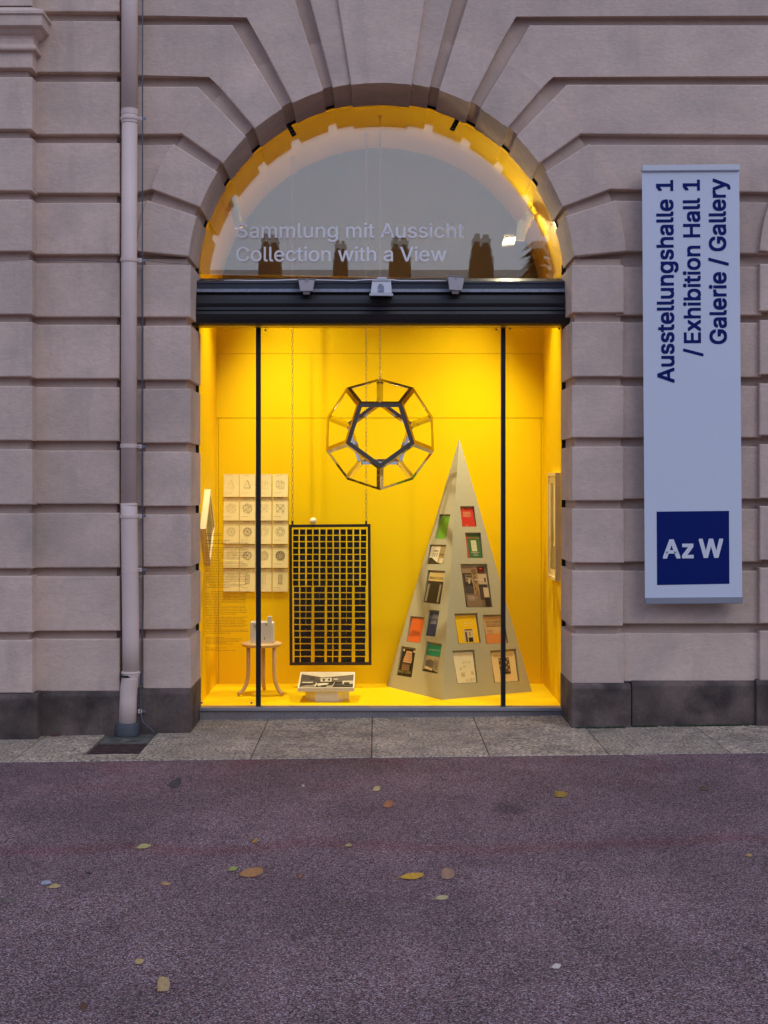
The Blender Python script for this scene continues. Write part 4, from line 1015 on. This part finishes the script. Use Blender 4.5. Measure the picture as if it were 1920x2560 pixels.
k_ = [((.3, .04, .78, .5), (210, 186, 130)), ((.36, .04, .46, .4), (90, 76, 50)), ((.5, .04, .72, .2), (44, 36, 28)), ((.36, .45, .74, .5), (120, 100, 64)), ((.56, .26, .62, .4), (140, 120, 84))]
book('k', 'yellow book with a small doorway photo on the right face', (244, 196, 20), k_, [('Adolf Loos', .36, .7, .42, .045, (250, 236, 150)), ('Das Werk', .36, .62, .34, .035, (250, 236, 150))])
l_ = [((.0, .0, 1, .36), (214, 136, 70)), ((.08, .62, .92, .63), (70, 56, 38)), ((.08, .83, .92, .84), (70, 56, 38)), ((.1, .5, .4, .51), (90, 70, 48)), ((.1, .45, .4, .46), (90, 70, 48)), ((.1, .38, .4, .39), (90, 70, 48))] + [((.1, .65 + i * .035, .9, .66 + i * .035), (110, 86, 56)) for i in range(3)]
book('l', 'tan magazine with a framed black title behind the right mullion', (206, 166, 104), l_, [('DAS ANDERE', .1, .76, .8, .055, (60, 46, 32))])
m_ = [((.42, .62, .5, .69), (214, 200, 140)), ((.56, .64, .62, .7), (214, 200, 140)), ((.7, .64, .8, .7), (214, 200, 140)), ((.22, .42, .32, .5), (208, 194, 140)), ((.4, .5, .54, .56), (214, 200, 140)), ((.24, .2, .45, .34), (208, 194, 136)), ((.78, .24, .92, .36), (208, 194, 136)), ((.48, .04, .58, .12), (214, 200, 140)), ((.7, .05, .8, .14), (208, 194, 136)), ((.85, .06, .93, .15), (214, 200, 140))]
book('m', 'cream book with scattered pale rectangles, bottom pocket left of the mullion', (236, 224, 176), m_, [])
n_l = [((.28, .26, .74, .8), (112, 88, 52))] + [((.30 + x * .09, .35 + y * .09, .34 + x * .09, .40 + y * .09), (52, 40, 30) if (x + y) % 2 else (212, 196, 150)) for x in range(5) for y in range(5)] + [((.3, .26, .72, .32), (60, 46, 34)), ((.4, .16, .7, .165), (150, 130, 90)), ((.4, .12, .6, .125), (150, 130, 90))]
book('n', 'cream book with an apartment house photo crossed by the mullion', (230, 206, 146), n_l, [('ADOLF LOOS', .08, .84, .84, .075, (140, 118, 74))])

# ------------------------------------------------------------------ lamps in the vault
LAMP = bpy.data.materials.new('lamp_glow'); LAMP.use_nodes = True
b = LAMP.node_tree.nodes['Principled BSDF']; b.inputs['Emission Color'].default_value = (1, .90, .72, 1); b.inputs['Emission Strength'].default_value = 14
SPOTS = []
def spot(px, py, Y, aim, energy, label, lab_y, size=75):
    c = P(px, py, Y); d_ = (Vector(aim) - c).normalized()
    t = thing('spotlight', label, 'spotlight', c, 'spotlights on the tracks inside the vault')
    lathe('housing', [(.030, -.075), (.032, -.07), (.032, .055), (.030, .058), (.028, .05), (.0275, .03)], c, WHITEM, t, 20, d_)
    lathe('lens', [(.0272, .030), (.0272, .032)], c, LAMP, t, 16, d_)
    tube('mounting_arm', [c - d_ * .05, c - d_ * .05 + Vector((0.02 if px > 940 else -.02, 0, .07))], .006, ALU, t, 6)
    ld = bpy.data.lights.new('spot_lamp', 'SPOT'); ld.energy = energy; ld.spot_size = R(size); ld.spot_blend = 1; ld.shadow_soft_size = .03; ld.color = (1, .89, .70)
    lo = bpy.data.objects.new('spot_lamp', ld); COL.objects.link(lo); lo.parent = t
    lo.location = d_ * .07; lo.rotation_euler = (-d_).to_track_quat('Z', 'Y').to_euler()
ES = 147
spot(582, 508, 9.55, (.35, 9.75, .1), ES, 'upper white spotlight on the left track inside the arch', 0, 84)
spot(593, 548, 9.35, (-.35, 9.75, .1), ES, 'lower white spotlight on the left track inside the arch', 0, 84)
spot(1314, 558, 9.55, (-.35, 9.75, .1), ES, 'upper white spotlight on the right track inside the arch', 0, 84)
spot(1303, 580, 9.33, (.5, 9.75, .1), ES, 'lower white spotlight on the right track inside the arch', 0, 84)
for s, a, b_, lab in ((-1, P(556, 505, 9.25), P(596, 560, 9.9), 'yellow painted lighting track at the left of the arch'), (1, P(1358, 508, 9.25), P(1308, 588, 9.9), 'yellow painted lighting track at the right of the arch')):
    tk = thing('lighting_track', lab, 'track', a)
    obox('rail', a, b_ - a, Vector((.0, .03, 0)), Vector((.012 * s, 0, .02)), YEL, tk)
    for k in (.05, .45, .8): obox('rail_bracket', lerp(a, b_, k), Vector((.035 * s, 0, .03)), Vector((0, .03, 0)), Vector((.0, 0, .018)), YEL, tk)
c = P(1273, 602, 9.75)
t = thing('led_panel', 'glowing square lamp panel inside the arch at the right', 'lamp', c)
u_, v_ = Vector((.085, 0, .012)), Vector((.022, .06, .055)); n_ = u_.cross(v_).normalized()
if n_.y > 0: n_ = -n_
obox('housing', c - u_ * .5 - v_ * .5 - n_ * .02, u_, v_, n_ * .018, WHITEM, t)
mesh('light_panel', [c - u_ * .48 - v_ * .48, c + u_ * .48 - v_ * .48, c + u_ * .48 + v_ * .48, c - u_ * .48 + v_ * .48], [(0, 1, 2, 3)], LAMP, t)
tube('support_rod', [c - n_ * .02, c - n_ * .02 + Vector((.05, .6, .12))], .006, BLACK, t, 6)
ld = bpy.data.lights.new('panel_lamp', 'AREA'); ld.energy = 15; ld.size = .08; ld.color = (1, .82, .52)
lo = bpy.data.objects.new('panel_lamp', ld); COL.objects.link(lo); lo.parent = t; lo.location = n_ * .01
lo.rotation_euler = (-Vector((-.35, -.85, .05))).to_track_quat('Z', 'Y').to_euler()

# ------------------------------------------------------------------ downpipe, cables
dp = thing('downpipe', 'painted rainwater downpipe with collars, left of the arch', 'downpipe', (-1.52, 8.56, .0))
PY = 8.556; pr_ = .0505
def pc(px, py, Y=PY): return P(px, py, Y)
tube('pipe', [pc(324.3, -330), pc(324.2, 290)], pr_, PIPE, dp, 28)
tube('pipe', [pc(324.2, 284), pc(322.8, 700), pc(322.2, 1262), ], pr_ - .002, PIPE, dp, 28)
tube('pipe', [pc(322.4, 1258), pc(323.2, 1300), pc(325, 1430), pc(327, 1600), pc(327.3, 1684)], pr_ + .0012, PIPE, dp, 28)
tube('pipe', [pc(326.8, 1680), pc(325.6, 1697), pc(322, 1722), pc(320.3, 1750), pc(318.5, 1820, 8.545)], pr_ + .003, PIPE, dp, 28)
def collar(px, py, prof, m=PIPE, Y=PY): 
    lathe('collar', prof, pc(px, py, Y), m, dp, 28)
collar(324.2, 292, [(.0515, .045), (.053, .044), (.053, .012), (.051, .010), (.0512, 0), (.056, -.004), (.058, -.012), (.056, -.022), (.052, -.025), (.0515, -.04), (.0505, -.04)])
for py, x in ((650, 322.9), (1115, 322.3), (1778, 319.5)): collar(x, py, [(.051, .012), (.0545, .0115), (.0545, -.0115), (.051, -.012)])
collar(323, 1291, [(.052, .014), (.056, .01), (.0575, 0), (.056, -.01), (.052, -.014)])
collar(327.2, 1684, [(.053, .016), (.059, .012), (.060, .004), (.056, -.001), (.0555, -.014), (.053, -.016)])
for py in (1262, 1429): collar(324 if py == 1262 else 325, py, [(.0515, .0015), (.0535, .001), (.0535, -.001), (.0515, -.0015)])
collar(323, 1688, [(.055, .004), (.056, .003), (.056, -.008), (.055, -.009)], BLACK)
for py in (297, 651, 1116, 1290, 1424, 1778):
    a = pc(349, py, 8.56); obox('clamp', a + Vector((-.008, -.008, -.012)), X3 * .022, Z3 * .024, Vector((0, .014, 0)), PIPE, dp)
    obox('clamp_tab', a + Vector((.014, -.004, -.008)), X3 * .026, Z3 * .016, Vector((0, .006, 0)), GALV, dp)
    lathe('clamp_screw', [(.004, 0), (.004, .004)], a + Vector((.002, -.013, 0)), ALU, dp, 8, (0, 1, 0))
sx, sy = pc(319, 1815, 8.545).x, 8.545
gl = gz(sx)
lathe('foot_sleeve', [(.072, -.0), (.0745, .002), (.0745, .072), (.072, .076), (.060, .078)], (sx, sy, gl), SLEEVE, dp, 32)
ew = thing('earth_wire', 'grey lightning conductor wire running down beside the downpipe', 'wire', pc(356, 1000, 8.56))
tube('wire', [pc(356.5, -330, 8.56), pc(356.3, 300, 8.56), pc(356, 650, 8.56), pc(355.8, 1100, 8.56), pc(356.5, 1290, 8.56), pc(358, 1500, 8.56), pc(353, 1670, 8.56), pc(351, 1700, 8.555), pc(351.5, 1780, 8.555), pc(357, 1806, 8.54), pc(372, 1818, 8.52), pc(383, 1828, 8.5), pc(388, 1834, 8.5)], .0042, WIRE, ew, 8)
obox('connector', pc(349.5, 1712, 8.545), X3 * .014, Z3 * .066, Vector((0, .014, 0)), SLEEVE, ew)
for k in range(5): lathe('connector_screw', [(.003, 0), (.003, .006)], pc(355, 1688 + k * 5, 8.54), GALV, ew, 8, (1, 0, 0))
tag(tube('thin_wire', [pc(-100, 649, 8.43), pc(0, 651, 8.435), pc(70, 650, 8.435), pc(84, 651.5, 8.5), pc(95, 650.5, 8.545), pc(150, 650, 8.545), pc(210, 651, 8.545), pc(250, 654, 8.545), pc(280, 655, 8.545), pc(300, 652, 8.55), pc(340, 650, 8.61), pc(366, 651.5, 8.59), pc(400, 656, 8.592), pc(430, 658.5, 8.592), pc(462, 660, 8.592), pc(474, 661, 8.595)], .0016, WIRE, None, 5), 'thin dark wire strung across the wall behind the downpipe', 'wire')

# ------------------------------------------------------------------ banner
BYN = 8.50
bn = thing('wall_banner', 'tall pale banner on the wall with blue vertical lettering', 'banner', P(1730, 960, BYN))
tl, tr, br, bl = P(1605, 428, BYN), P(1848, 426, BYN), P(1855.5, 1493, BYN), P(1612.5, 1496, BYN)
sag = []
vs, fs = [], []; NX, NY = 8, 20
for j in range(NY + 1):
    for i in range(NX + 1):
        u, v = i / NX, j / NY; p = lerp(lerp(bl, br, u), lerp(tl, tr, u), v)
        vs.append(p + Vector((0, .0008 * math.sin(u * 6.1 + v * 3), 0)) * math.sin(math.pi * v))
for j in range(NY):
    for i in range(NX): a = j * (NX + 1) + i; fs.append((a, a + 1, a + NX + 2, a + NX + 1))
mesh('banner_cloth', vs, fs, BANNER, bn, smooth=True)
ex = (tr - tl).normalized(); ey = (tl - bl).normalized()
RAIL = mat('white_aluminium_rail', (.56, .57, .60, 1), .35, metal=.2)
def rail(name, o_, w_, h_, d0, d1, m):
    o = obox(name, o_ + Vector((0, d0, 0)), ex * w_, ey * h_, Vector((0, d1 - d0, 0)), m, bn)
    bm = bmesh.new(); bm.from_mesh(o.data); bmesh.ops.bevel(bm, geom=bm.edges[:], offset=.004, segments=2, affect='EDGES'); bm.to_mesh(o.data); bm.free()
wd_ = (tr - tl).length
rail('top_rail', tl - ex * .002 - ey * .003, wd_ + .004, .038, -.016, .03, RAIL)
rail('bottom_rail', bl - ex * .002 - ey * .036, wd_ + .004, .040, -.012, .03, mat('grey_aluminium_rail', (.30, .31, .34, 1), .4, metal=.3))
for u in (.2, .8):
    for pz in (tl + ey * .01, bl - ey * .02):
        a = pz + ex * (wd_ * u); obox('wall_bracket', a + Vector((0, .03, 0)), ex * .04, ey * .02, Vector((0, .1, 0)), ALU, bn)
RT_ = ey; UP_ = -ex   # letters read upwards
off = Vector((0, -.0012, 0))
def btext(s, px, py0, py1, cap, o_=.016):
    text('blue_lettering', s, BLUE, bn, P(px, py0, BYN) + off, RT_, UP_, YM, (py0 - py1) * BYN / F, cap * BYN / F, off=o_, res=3)
btext('Ausstellungshalle 1', 1685, 957, 450, 43, .018); btext('/', 1751, 891, 871, 43, .018); btext('Exhibition Hall 1', 1751, 858, 449, 43, .018); btext('Galerie / Gallery', 1815.7, 860, 446, 43, .018)
q = [P(1642.5, 1462.6, BYN), P(1823.5, 1459.5, BYN), P(1822.5, 1277, BYN), P(1641.5, 1279, BYN)]
mesh('blue_square', [p + off for p in q], [(0, 1, 2, 3)], BLUE, bn)
weather(PIPE, (.30, .24, .20, 1), .25)
LOGO = mat('logo_white', (.66, .69, .74, 1), .6)
o2 = off + YM * .0006
text('logo_letters', 'z', LOGO, bn, P(1705, 1394, BYN) + o2, ex, ey, YM, 29 * BYN / F, 48 * BYN / F, off=.022, res=3)
text('logo_letters', 'A', LOGO, bn, P(1657, 1394.5, BYN) + o2, ex, ey, YM, 44 * BYN / F, 48 * BYN / F, off=.022, res=3)
text('logo_letters', 'W', LOGO, bn, P(1747, 1393, BYN) + o2, ex, ey, YM, 61 * BYN / F, 48 * BYN / F, off=.022, res=3)

# ------------------------------------------------------------------ leaves and scraps
def leaf(px, py, L_, W2, ang, rgb, label, curl=.012, name='fallen_leaf', cat='leaf', blunt=False):
    g = G(px, py)
    bend = random.choice((-1, 1)) * random.uniform(.05, .12); tw = random.uniform(-1, 1)
    m_ = mat('leaf_skin', S(*rgb), .7, var=.15, vscale=60, var2=.1, v2scale=200)
    vs, fs = [], []; n = 9; a = R(ang)
    L_ = L_ / F * g.y; W2 = L_ * W2
    for i in range(n):
        u = i / (n - 1); wv = W2 * (math.sin(math.pi * min(1, u * .94 + .05)) ** 1.15 * 1.15) if not blunt else W2 * (.85 + .15 * math.sin(u * 9))
        if i == 0 and not blunt: wv = W2 * .05
        for s in (-1, 0, 1):
            x = (u - .5) * L_; y = s * wv * .5 * (1 + random.uniform(-.06, .06)) + math.sin(math.pi * u) * L_ * bend
            z = .0035 + curl * ((1.25 if s > 0 else .45 if s == 0 else .02) * math.sin(math.pi * (u * .8 + .1)) + (u - .5) ** 2 * 1.6 * (1 if u > .5 else .3) + max(0, tw * (u - .5)) * .9 * (s + 1)) + random.uniform(0, .0008)
            vs.append(g + Vector((x * math.cos(a) - y * math.sin(a), x * math.sin(a) + y * math.cos(a), z)))
    for i in range(n - 1):
        for s in (0, 1): k = i * 3 + s; fs.append((k, k + 3, k + 4, k + 1))
    if name == 'fallen_leaf':
        t = thing(name, label, cat, g, 'autumn leaves on the ground')
        mesh('blade', vs, fs, m_, t, smooth=True)
        e0 = vs[1]; dvec = Vector((-math.cos(a), -math.sin(a), 0))
        tube('stalk', [e0, e0 + dvec * L_ * .12 + Z3 * .001, e0 + dvec * L_ * .22 - Z3 * .001], .0012, m_, t, 5)
    else: tag(mesh(name, vs, fs, m_, loc=g), label, cat)
LV = [(437, 1969, 30, .35, 15, (72, 58, 54), 'crumpled dark brown leaf below the downpipe side of the pavement', .03), (758, 1969, 10, .5, 40, (176, 150, 130), 'tiny pale leaf fragment in front of the left mullion', .01),
      (941.6, 1978.5, 19, .45, 20, (190, 160, 100), 'small pale tan leaf nearest the pavement, in line with the dodecahedron', .015), (360, 2122, 34, .3, 20, (170, 156, 90), 'pale yellow green curved leaf on the left', .012),
      (638, 2107.5, 20, .6, -60, (186, 128, 40), 'small golden leaf pointing down, above the big orange leaf', .012), (871.5, 2117, 19, .75, 0, (158, 138, 88), 'small round olive tan leaf near the middle', .006),
      (583, 2177, 30, .25, 40, (142, 142, 66), 'narrow green leaf lying just left above the big orange leaf', .01), (628, 2191, 58, .28, 12, (166, 114, 62), 'large orange brown leaf with a twisted stalk end', .022),
      (750, 2195, 18, .5, -70, (176, 104, 40), 'tiny orange leaf right of the big orange leaf', .008), (415.5, 2214, 24, .25, -5, (170, 130, 76), 'thin tan leaf sliver left of the big orange leaf', .008),
      (136.6, 2222, 28, .42, 12, (172, 144, 92), 'tan leaf right beside the white paper scrap', .01), (22, 2257, 36, .2, 8, (100, 86, 78), 'grey brown leaf at the left edge of the picture', .012),
      (349, 2410, 24, .4, 40, (176, 146, 92), 'small tan leaf low in the left foreground', .01), (409, 2477, 44, .42, 55, (176, 146, 96), 'tan curled leaf in the lower left foreground, largest there', .03),
      (210, 2527, 18, .7, 10, (92, 58, 34), 'dark brown leaf at the bottom left', .014), (970.4, 2019, 25, .5, 15, (166, 104, 58), 'orange brown leaf just below the pale one near the pavement', .02),
      (1402.7, 1993, 34, .3, 8, (150, 112, 24), 'mustard leaf in front of the right jamb', .02), (1760, 1976, 24, .55, -20, (92, 66, 48), 'brown leaf under the right end of the banner', .01),
      (1872.6, 2142, 16, .8, 10, (164, 126, 70), 'small round tan leaf near the right edge', .006), (1030.6, 2196, 60, .34, 14, (190, 142, 34), 'large yellow leaf in the middle of the asphalt', .012),
      (1120, 2199, 34, .35, 5, (160, 122, 92), 'rolled brown leaf right of the large yellow leaf', .03), (1104.7, 2250, 32, .28, 3, (178, 156, 106), 'pale slim leaf below the rolled brown leaf', .01),
      (1391, 2422, 25, .35, 14, (196, 180, 160), 'whitish slim leaf in the lower right foreground', .01), (140, 1842, 22, .6, 30, (84, 56, 48), 'dark red brown leaf lying against the left plinth', .012)]
for l_ in LV: leaf(*l_[:7], curl=l_[7])
leaf(115.7, 2213, 24, .38, 25, (146, 146, 154), 'crumpled white paper scrap on the asphalt at the left', .01, 'paper_scrap', 'litter', True)
for px, py, s in ((222, 2184, 1), (32, 2226, .6), (235, 2260, .5), (296, 2370, .4), (1415, 2014, .8)):
    g = G(px, py); vs = [g + Vector((math.cos(a) * .011 * s * random.uniform(.7, 1.2), math.sin(a) * .011 * s * random.uniform(.7, 1.2), .003)) for a in [i * .785 for i in range(8)]]
    tag(mesh('chewing_gum', vs + [g + Z3 * .005], [(i, (i + 1) % 8, 8) for i in range(8)], mc((50, 42, 52), .8), loc=g), {222: 'dark gum spot left of the green leaf', 32: 'small dark gum spot left of the paper scrap', 235: 'tiny dark gum spot below the tan leaf', 296: 'tiny dark gum spot in the left foreground', 1415: 'dark gum spot just below the mustard leaf'}[px], 'gum spot')

# ------------------------------------------------------------------ what the glass mirrors: the block across the yard
T = 9.1 * 2 + 24
op = thing('opposite_building', 'long low building with dark roof and chimneys reflected in the arched glass', 'building', (0, -24, 0))
def RP(px, py, Y=-24): 
    Tt = 18.2 - Y; return ((px - HX) / F * Tt, EYE + (HY - py) / F * Tt)
zr = RP(0, 668)[1]
box('wall', (-32, -30, -.6), (32, -21, zr - 2.4), OPPW, op)
mesh('roof', [(-32.4, -20.6, zr - 2.5), (32.4, -20.6, zr - 2.5), (32.4, -24.5, zr), (-32.4, -24.5, zr), (32.4, -30.4, zr - 2.5), (-32.4, -30.4, zr - 2.5)], [(0, 1, 2, 3), (3, 2, 4, 5)], ROOF, op)
for x0, x1, yt in ((648, 703, 588), (833, 870, 604), (972, 1027, 594), (1174, 1232, 588), (300, 350, 590), (1500, 1560, 592)):
    X0, Z1 = RP(x0, yt); X1, _ = RP(x1, yt); w2 = X1 - X0
    hh = Z1 - zr
    for nm, a, b_, f0, f1 in (('chimney', .0, 1.0, -1.0, .28), ('chimney', .06, .94, .28, .52), ('chimney', .13, .87, .52, .78), ('chimney_cap', .10, .90, .78, .84), ('chimney_pot', .2, .42, .84, 1.0), ('chimney_pot', .56, .80, .84, .97)):
        box(nm, (X0 + w2 * a, -24.4, zr + hh * f0 if f0 >= 0 else zr - 1), (X0 + w2 * b_, -23.7 + (1 - f1) * .1, zr + hh * f1), ROOF, op)
for i in range(14):
    for fl2 in (0, 1):
        x = -28 + i * 4.3; box('window', (x, -20.99, .9 + fl2 * 2.3), (x + 1.1, -20.9, 2.5 + fl2 * 2.0), BLACK, op)
tx, tz = RP(1345, 600, -19)
tt = thing('conifer_tree', 'dark conifer reflected at the right end of the arched glass', 'tree', (tx, -19, 0))
tube('trunk', [(tx, -19, -.3), (tx, -19, tz)], [.16, .02], ROOF, tt, 8)
vs, fs = [], []; rt = random.Random(5)
for k in range(900):
    h = rt.uniform(.12, 1); rad = (1 - h) * 1.9 + .08; a = rt.uniform(0, 6.283); r1 = rad * rt.uniform(.4, 1.05)
    p = Vector((tx + math.cos(a) * r1, -19 + math.sin(a) * r1, tz * h - .25 * r1)); d_ = Vector((math.cos(a), math.sin(a), -.45)) * .4; n_ = Vector((-math.sin(a), math.cos(a), 0)) * .13
    i0 = len(vs); vs += [p - n_, p + n_, p + d_]; fs.append((i0, i0 + 1, i0 + 2))
mesh('crown', vs, fs, mat('conifer_green', (.03, .045, .025, 1), .9), tt)['kind'] = 'stuff'
